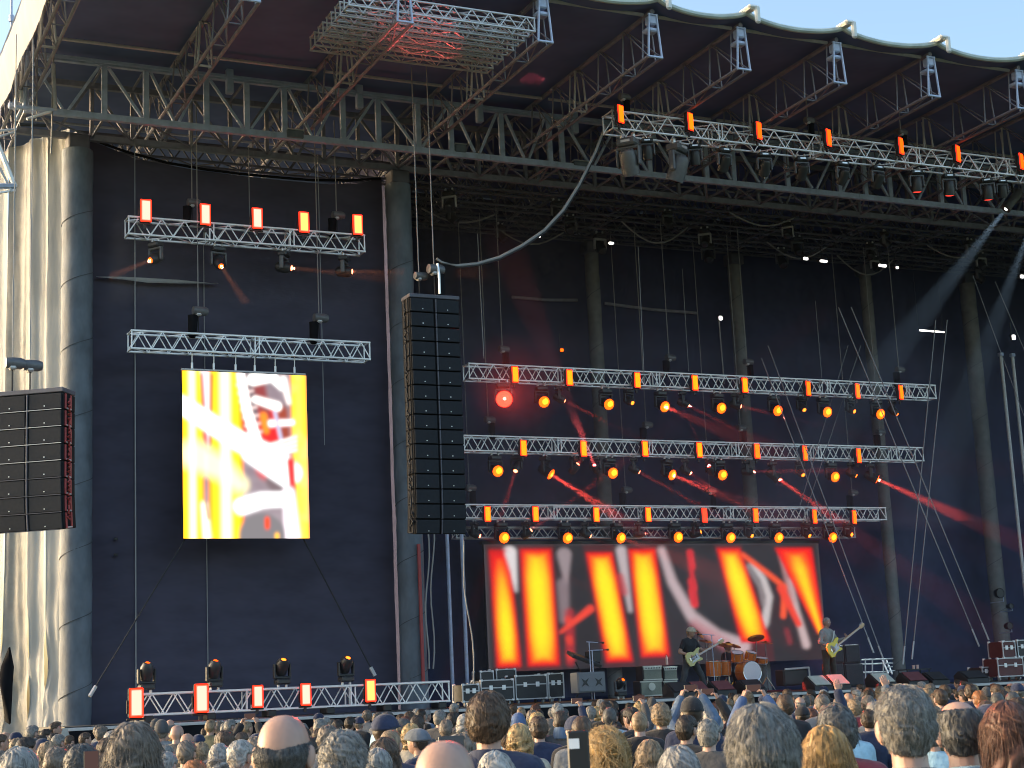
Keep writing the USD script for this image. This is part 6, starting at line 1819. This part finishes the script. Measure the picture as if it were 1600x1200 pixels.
N = 1400
NEAR = [
    # label, u, vtop, wpx, real width, options
    ('man with bald crown and dark grey hair round the sides, front left', 439, 1106, 90, .178, dict(hair=('ring', 'darkgrey'), top=('jacket', 'charcoal'), skin='skin_pink', fine=True, nstr=2600, collar='sky', thick=.009)),
    ('woman with long wavy grey brown hair before the left low truss', 206, 1131, 96, .235, dict(hair=('long', 'ash'), top=('jacket', 'charcoal'), fine=True, nstr=2600, curly=.2, width=.95)),
    ('man with tousled grey hair right of the bald-crowned man', 534, 1143, 74, .205, dict(hair=('wavy', 'grey'), top=('jacket', 'black'), fine=True, nstr=1900, curly=.35)),
    ('woman with short pale grey blond hair beside the tousled grey head', 589, 1170, 52, .205, dict(hair=('bob', 'silver'), top=('jacket', 'slate'), fine=True, nstr=1200, width=.94)),
    ('man with shaved bare head low in the front row', 691, 1156, 108, .168, dict(hair=None, top=('jacket', 'black'), skin='skin_pink', fine=True)),
    ('tall man with thick brown hair and navy jacket, left of the speaker cables', 760, 1080, 66, .2, dict(hair=('wavy', 'brown'), top=('jacket', 'navy'), collar='navy', fine=True, nstr=1800, curly=.1, thick=.024)),
    ('woman with pale blond hair cut by the lower edge, below the tall brown-haired man', 772, 1176, 76, .215, dict(hair=('bob', 'white'), top=('jacket', 'grey'), fine=True, nstr=1500, width=.94)),
    ('woman with messy golden blond bun in the front row', 946, 1137, 84, .2, dict(hair=('bun', 'blond'), top=('jacket', 'beige'), fine=True, nstr=2600, curly=.3, width=.94)),
    ('woman with straight sandy blond hair right of the blond bun', 1014, 1157, 56, .215, dict(hair=('bob', 'sandy'), top=('jacket', 'sky'), fine=True, nstr=1300, width=.94)),
    ('woman with smooth silver grey hair cut by the lower edge', 1060, 1167, 82, .215, dict(hair=('bob', 'silver'), top=('jacket', 'slate'), fine=True, nstr=1700, width=.94)),
    ('person with full fluffy grey hair, largest head right of the middle', 1187, 1104, 116, .215, dict(hair=('wavy', 'grey'), top=('jacket', 'charcoal'), fine=True, nstr=5200, curly=.1, thick=.03)),
    ('woman with shoulder length golden blond hair at lower right', 1290, 1137, 98, .235, dict(hair=('long', 'golden'), top=('jacket', 'denim'), fine=True, nstr=2600, width=.95)),
    ('person with thin flyaway grey hair behind the golden blond woman', 1306, 1104, 62, .2, dict(hair=('wavy', 'darkgrey'), top=('jacket', 'maroon'), fine=True, nstr=1500, curly=.2)),
    ('tall man with short grey hair and navy collar, nearest at the right', 1412, 1066, 94, .19, dict(hair=('short', 'grey'), top=('jacket', 'navy'), collar='navy', skin='skin_pink', fine=True, nstr=4200, curly=.2, thick=.014)),
    ('man with cropped thinning grey hair and light blue shirt right of the tall grey man', 1497, 1087, 74, .176, dict(hair=('thinning', 'darkgrey'), top=('longshirt', 'sky'), collar='sky', skin='skin_pink', fine=True, nstr=1500)),
    ('woman with long smooth auburn hair at the right picture edge', 1574, 1098, 104, .24, dict(hair=('long', 'auburn'), top=('jacket', 'black'), fine=True, nstr=3000, width=.95)),
    ('person with white grey hair in the lower left corner', 26, 1169, 64, .21, dict(hair=('bob', 'silver'), top=('jacket', 'slate'), fine=True, nstr=1300)),
    ('man with dark grey hair left of the long-haired woman', 125, 1161, 56, .2, dict(hair=('short', 'darkgrey'), top=('jacket', 'charcoal'), fine=True, nstr=1200)),
    ('person with ash brown hair at the lower left between two grey heads', 86, 1166, 44, .2, dict(hair=('short', 'ash'), top=('jacket', 'black'), fine=True, nstr=800)),
    ('person in dark navy knit cap at lower left', 64, 1158, 30, .2, dict(hair=('short', 'ash'), hat=('beanie', 'navy'), top=('jacket', 'navy'))),
    ('person in second dark knit cap at lower left', 50, 1157, 26, .2, dict(hair=('short', 'ash'), hat=('beanie', 'charcoal'), top=('jacket', 'black'))),
    # middle distance
    ('completely bald man below the low left truss', 275, 1133, 20, .16, dict(hair=None, skin='skin_pink', top=('jacket', 'charcoal'))),
    ('woman with white blond bob in the left middle rows', 341, 1162, 38, .215, dict(hair=('bob', 'white'), top=('jacket', 'black'), fine=True, nstr=700)),
    ('brown haired person left of the white blond bob', 290, 1156, 36, .2, dict(hair=('short', 'ash'), top=('jacket', 'slate'))),
    ('ginger haired person low in the left rows', 302, 1186, 46, .2, dict(hair=('short', 'ginger'), top=('jacket', 'maroon'))),
    ('grey haired person beside the ginger haired one', 258, 1179, 30, .2, dict(hair=('short', 'grey'), top=('jacket', 'grey'))),
    ('person with plain navy cap seen from behind in the left rows', 309, 1153, 22, .2, dict(hair=('short', 'grey'), hat=('cap', 'navy'), top=('jacket', 'navy'))),
    ('person with brown hair left of the bald-crowned man', 374, 1171, 40, .21, dict(hair=('short', 'brown'), top=('jacket', 'olive'))),
    ('person with dark short hair below the raised hands', 345, 1142, 25, .19, dict(hair=('short', 'darkbrown'), top=('jacket', 'black'))),
    ('man in navy peaked cap in the middle left rows', 597, 1117, 42, .22, dict(hair=('crop', 'darkbrown'), hat=('cap', 'navy'), top=('jacket', 'black'), off=.9)),
    ('man with buzz cut and navy jacket with pale collar line', 608, 1137, 37, .17, dict(hair=('buzz', 'sandy'), top=('jacket', 'navy'), collar='white', skin='skin_pink', fine=True)),
    ('bearded man in grey flat cap turned to the left', 655, 1136, 38, .21, dict(hair=('crop', 'darkbrown'), hat=('flat', 'slate'), top=('jacket', 'navy'), off=-1.25, eyes=True, fine=True)),
    ('brown short haired man behind the flat cap', 651, 1117, 25, .185, dict(hair=('short', 'darkbrown'), top=('jacket', 'charcoal'))),
    ('pale haired person right of the flat cap', 696, 1124, 26, .2, dict(hair=('short', 'ash'), top=('jacket', 'grey'))),
    ('white haired person left of the tall brown-haired man', 724, 1116, 24, .2, dict(hair=('bob', 'white'), top=('jacket', 'grey'))),
    ('person in blue knit cap and light blue hood', 809, 1117, 26, .2, dict(hair=('short', 'sandy'), hat=('beanie', 'blue'), top=('hoodie', 'sky'), hood='sky')),
    ('person in maroon hooded top right of the tall brown-haired man', 791, 1143, 30, .2, dict(hair=('short', 'brown'), top=('hoodie', 'maroon'), hood='maroon')),
    ('person with short blond curls beside the blue knit cap', 838, 1112, 29, .2, dict(hair=('short', 'blond'), top=('jacket', 'navy'), fine=True, curly=.4)),
    ('woman with long pale blond hair beside the dark phone case', 839, 1136, 34, .23, dict(hair=('long', 'sandy'), top=('jacket', 'beige'), width=.94)),
    ('woman with long ash hair next to the long pale blond hair', 858, 1138, 26, .23, dict(hair=('long', 'ash'), top=('jacket', 'grey'), width=.94)),
    ('brown haired man under the raised phone hand', 876, 1110, 28, .19, dict(hair=('short', 'darkbrown'), top=('jacket', 'charcoal'))),
    ('person in pale blue hood before the dark phone case', 876, 1139, 34, .23, dict(hair=('short', 'ash'), top=('hoodie', 'sky'), hat=('beanie', 'denim'), hood='sky')),
    ('broad brown haired head behind the blond bun', 908, 1118, 38, .2, dict(hair=('short', 'brown'), top=('jacket', 'slate'))),
    ('dark brown head behind the blond bun, farther off', 955, 1104, 24, .19, dict(hair=('short', 'darkbrown'), top=('jacket', 'black'))),
    ('brown head left of the buzz cut near the second phone', 977, 1107, 24, .19, dict(hair=('short', 'brown'), top=('jacket', 'navy'))),
    ('man with sandy buzz cut below the second raised phone', 998, 1109, 28, .168, dict(hair=('buzz', 'sandy'), skin='skin_pink', top=('jacket', 'black'))),
    ('man with curly blond grey hair and black jacket', 1032, 1099, 31, .195, dict(hair=('wavy', 'sandy'), top=('jacket', 'black'), fine=True, nstr=500, curly=.4)),
    ('man in black cap and navy hooded jacket', 1080, 1089, 39, .215, dict(hair=('crop', 'darkbrown'), hat=('cap', 'black'), top=('hoodie', 'navy'), hood='navy')),
    ('pink cheeked person with silver hair right of the black cap', 1118, 1118, 28, .2, dict(hair=('short', 'white'), top=('jacket', 'pink'))),
    ('grey haired man beside the raised hands right of the black cap', 1134, 1100, 24, .19, dict(hair=('short', 'grey'), top=('jacket', 'charcoal'))),
    ('woman with dark brown curls behind the fluffy grey head', 1112, 1140, 40, .23, dict(hair=('long', 'darkbrown'), top=('jacket', 'black'), curly=.4)),
    ('man with brown hair before the rack case', 1226, 1084, 28, .185, dict(hair=('short', 'brown'), top=('jacket', 'black'))),
    ('person in black cap low right of the brown head', 1253, 1103, 26, .2, dict(hair=('short', 'darkbrown'), hat=('cap', 'black'), top=('jacket', 'black'))),
    ('sandy haired man next to the pointing hand', 1284, 1084, 26, .19, dict(hair=('short', 'ash'), top=('jacket', 'slate'))),
    ('grey head right of the pointing hand', 1312, 1088, 24, .19, dict(hair=('short', 'ash'), top=('jacket', 'grey'))),
    ('person with sandy curls behind the golden blond woman', 1335, 1092, 24, .2, dict(hair=('wavy', 'sandy'), top=('jacket', 'olive'), curly=.4)),
    ('reddish lit grey head left of the nearest tall man', 1356, 1086, 24, .19, dict(hair=('short', 'ash'), top=('jacket', 'maroon'))),
    ('brown hair head between the two grey men at the right', 1462, 1082, 22, .19, dict(hair=('short', 'brown'), top=('jacket', 'charcoal'))),
    ('ginger blond head behind the cropped grey man', 1530, 1078, 24, .19, dict(hair=('short', 'ginger'), top=('jacket', 'grey'))),
    ('brown haired man left of the auburn hair', 1541, 1094, 34, .19, dict(hair=('short', 'brown'), top=('jacket', 'slate'))),
    ('dark haired man far right before the red cases', 1568, 1078, 24, .19, dict(hair=('short', 'darkbrown'), top=('jacket', 'black'))),
]
for lb, u, v, w, hw, kw in NEAR:
    kw = dict(kw)
    off = kw.pop('off', 0.0)
    crowd_member(lb, u, v, w, hw, off=off, hat_h=.02 if kw.get('hat') else (.02 if kw.get('hair') else 0), swid=.0022, **kw)

# raised arms and phones
ARMS = [('man holding a phone up with both hands below the low left truss', 376, 1146, 25, 'phone', ('short', 'brown'), 'black', 0),
        ('person with one arm up holding a phone before the flight cases', 886, 1120, 23, 'phone_one', ('short', 'brown'), 'navy', 0),
        ('person raising one hand with a dark phone by the amplifiers', 985, 1117, 24, 'phone_one', ('short', 'sandy'), 'charcoal', 0),
        ('person holding a phone with both hands behind the black cap', 1083, 1104, 27, 'phone', ('short', 'ash'), 'denim', 0),
        ('person in dark coat holding a glowing phone with both hands', 1110, 1108, 26, 'phone', ('bob', 'silver'), 'black', 0),
        ('person in blue coat filming with both hands before the drum kit', 1184, 1107, 30, 'phone', ('short', 'silver'), 'blue', 0),
        ('person pointing one hand up below the bassist', 1292, 1103, 27, 'one_up', ('short', 'ash'), 'navy', 0),
        ('person raising one arm beside the nearest tall grey man', 1366, 1098, 28, 'one_up', ('short', 'grey'), 'slate', 0)]
PH = ['phone held high by both hands below the low left truss', 'small phone held up before the flight cases', 'dark phone held sideways by the amplifiers', 'phone held up behind the black cap', 'glowing phone held by the person in dark coat', 'bright phone held by the person in blue coat']
k = 0
for lb, u, v, w, pose, hr, tp, off in ARMS:
    d = .19 * FPX / w
    top = at(u, v, d=d)
    h = float(np.clip(top[2], 1.5, 1.9))
    f = facing_stage(top)
    placed.append((top[0], top[1])); heights.append(h)
    person(lb, (top[0], top[1], 0), f, h, pose, hr, ('jacket', tp), seed=int(u) % 50, fine=True)
    if 'phone' in pose:
        q = (0, .3, 1.975) if pose == 'phone' else (.13, .3, 1.98)
        t = phone(PH[k], from_person((top[0], top[1], 0), f, h, q), f, .15, True)
        k += 1
# two phones held close to the camera row
c = at(705, 1160, d=9.6)
phone('black topped phone held up before the tall brown-haired man', c, facing_stage(c), .1, lit=False)
crowd_member('grey green capped person holding the black topped phone', 718, 1182, 46, .22, hair=('short', 'ash'), hat=('flat', 'olive'), top=('jacket', 'charcoal'), P={**POSES['phone'], 'wrL': (-.1, .36, 1.6), 'wrR': (.1, .36, 1.6), 'elL': (-.25, .24, 1.36), 'elR': (.25, .24, 1.36)}, pose='phone_low')
c = at(904, 1172, d=5.6)
t = thing('phone', 'large black phone case with pale sticker left of the blond bun', 'phone', c, -facing_stage(c))
MB().cbox((0, 0, -.02), (.075, .012, .17), .006).build('phone_body', M['phone'], t, local=True)
MB().box((-.014, -.0072, .022), (.036, .0016, .034)).build('sticker', M['paper'], t, local=True)
c = at(143, 1197, d=8.0)
t = phone('small phone with red screen at the lower left edge', c, 0.0, .1, wide=False)

# everyone else: sixteen looks, repeated over the field
LOOKS = [('short', 'brown', 'navy', None, 'short brown hair and navy jacket'), ('short', 'darkbrown', 'black', None, 'dark short hair and black jacket'), ('short', 'grey', 'charcoal', None, 'short grey hair and charcoal jacket'), ('wavy', 'ash', 'slate', None, 'wavy ash hair and slate jacket'),
         ('bob', 'blond', 'beige', None, 'blond bob and beige jacket'), ('long', 'brown', 'maroon', None, 'long brown hair and maroon jacket'), ('ring', 'grey', 'navy', None, 'grey-ringed bald crown, navy jacket'), (None, None, 'black', None, 'bare shaved head and black jacket'),
         ('short', 'silver', 'denim', None, 'silver hair and denim jacket'), ('buzz', 'sandy', 'olive', None, 'sandy buzz cut and olive jacket'), ('short', 'ash', 'black', ('cap', 'navy'), 'navy cap and black jacket'), ('short', 'ash', 'grey', ('beanie', 'charcoal'), 'charcoal knit cap and grey jacket'),
         ('long', 'sandy', 'blue', None, 'long sandy hair and blue jacket'), ('crop', 'darkgrey', 'sky', None, 'cropped dark hair, blue top'), ('wavy', 'auburn', 'black', None, 'wavy auburn hair and black jacket'), ('short', 'white', 'pink', None, 'white hair and pink jacket')]
pts = []
rc = random.Random(11)
y = 10.5
while y < 33.2:
    step = .72 + .012 * y * .5
    x0, x1 = y * math.tan(YAW - .36), y * math.tan(YAW + .37)
    x = x0 + rc.random() * step
    while x < x1:
        p = (x + rc.uniform(-.22, .22), y + rc.uniform(-.25, .25))
        x += step * rc.uniform(.9, 1.35)
        if all((p[0] - a) ** 2 + (p[1] - b) ** 2 > .5 ** 2 for a, b in placed):
            k = rc.choices(range(16), weights=[14, 13, 9, 7, 4, 5, 4, 4, 5, 6, 5, 3, 4, 6, 4, 2])[0]
            h = min(1.7, max(1.46, rc.gauss(1.6, .065))) if LOOKS[k][0] not in ('bob', 'long') else min(1.63, rc.gauss(1.55, .05))
            h = min(h, 1.56 + max(0, p[1] - 10) * .012)
            pts.append((p, k, h, rc.gauss(0, .36)))
    y += 1.0 + .018 * y


def pixel(q):
    q = np.asarray(q, float) - EYE
    w = q @ fw
    return 800 + FPX * (q @ cr) / w, 600 - FPX * (q @ cu) / w, w


# leave out people of whom nothing would show: walk from near to far and keep those whose head is not covered
seen = np.zeros((600, 820), bool)
everyone = [(pixel((a, b, 1.7))[2], a, b, hh, None) for (a, b), hh in zip(placed, heights)] + [(pixel((p[0], p[1], 1.7))[2], p[0], p[1], h, (p, k, h, o)) for p, k, h, o in pts]
keep = []
GY, GX = np.mgrid[0:600, 0:820]
for w, a, b, h, info in sorted(everyone, key=lambda e: e[0]):
    cu_, cv_, _ = pixel((a, b, h - .125))
    s_ = FPX / w / 2
    cx_, cy_ = cu_ / 2 + 10, cv_ / 2
    hd_ = ((GX - cx_) / (.085 * s_)) ** 2 + ((GY - cy_) / (.125 * s_)) ** 2 < 1
    body_ = (np.abs(GX - cx_) < .2 * s_) & (GY > cy_ + .2 * s_)
    if info is not None and (hd_ & ~seen).sum() >= max(5, .12 * hd_.sum()):
        keep.append((cu_, w, info))
    if info is None or (hd_ & ~seen).sum() >= max(5, .12 * hd_.sum()):
        seen |= hd_ | body_
BEFORE = [(130, 'the left tower'), (330, 'the low left truss'), (560, 'the screen'), (700, 'the second tower'), (890, 'the flight cases'), (1000, 'the star cabinet'), (1060, 'the amplifiers'), (1210, 'the drum kit'), (1340, 'the bassist'), (1480, 'the right monitors'), (1700, 'the red cases')]
named = []
for cu_, w, info in keep:
    place = next(n for x_, n in BEFORE if cu_ < x_)
    band = 'near rows' if w < 14 else 'middle rows' if w < 22 else 'far rows'
    named.append((info[1], place, band, cu_, info))
named.sort(key=lambda e: (e[0], e[1], e[2], e[3]))
src, count = {}, {}
for k, place, band, cu_, (p, _, h, o) in named:
    hk, hc_, tc, hat, words_ = LOOKS[k]
    n_ = count.get((k, place, band), 0); count[(k, place, band)] = n_ + 1
    alike = sum(1 for e in named if e[:3] == (k, place, band))
    lb = '%s, %s before %s%s' % (words_, band, place, '' if alike == 1 else ', %s from left' % ordw(n_))
    gp_ = 'crowd people with ' + words_
    f = facing_stage(p, o)
    if k not in src:
        src[k] = person(lb, (p[0], p[1], 0), f, h, ('down', 'front', 'front')[k % 3], (hk, hc_) if hk else None, ('jacket', tc), ('denim', 'black', 'charcoal')[k % 3], 'skin' if k % 2 else 'skin_pink', hat=hat, group=gp_, seed=k * 5 + 1, fine=True, nstr=500 if hk and not hat else 0, swid=.004)
    else:
        s = h / 1.755
        copy_of(src[k], 'person', lb, (p[0], p[1], 0), -f, gp_, scale=(s, s, s))
print('crowd', len(named), len(placed))

# ---------------------------------------------------------------- stage smoke
usdkit.material(stage, '/World/Looks/smoke_air', {'v': ('principled_volume', {'color': (0.66, 0.78, 1.0), 'density': SMOKE, 'anisotropy': 0.0})}, [], volume='v.volume')
MB().box((30.8, 39.8, 8.4), (30.4, 8.8, 13.4)).build('stage_smoke', '/World/Looks/smoke_air', None, label='faint stage smoke over the band that makes the light beams visible', cat='smoke', kind='stuff')
MB().box((10.95, 37.0, 12.0), (7.2, 2.6, 2.0)).build('stage_smoke', '/World/Looks/smoke_air', None, label='faint smoke around the lamps of the upper left truss', cat='smoke', kind='stuff')
usdkit.material(stage, '/World/Looks/dense_smoke_air', {'v': ('principled_volume', {'color': (0.75, 0.8, 1.0), 'density': 0.022, 'anisotropy': 0.0})}, [], volume='v.volume')
MB().box((26.6, 41.65, 9.3), (21.6, 3.2, 5.6)).build('stage_smoke', '/World/Looks/dense_smoke_air', None, label='thicker smoke drifting around the three lighting rows', cat='smoke', kind='stuff')
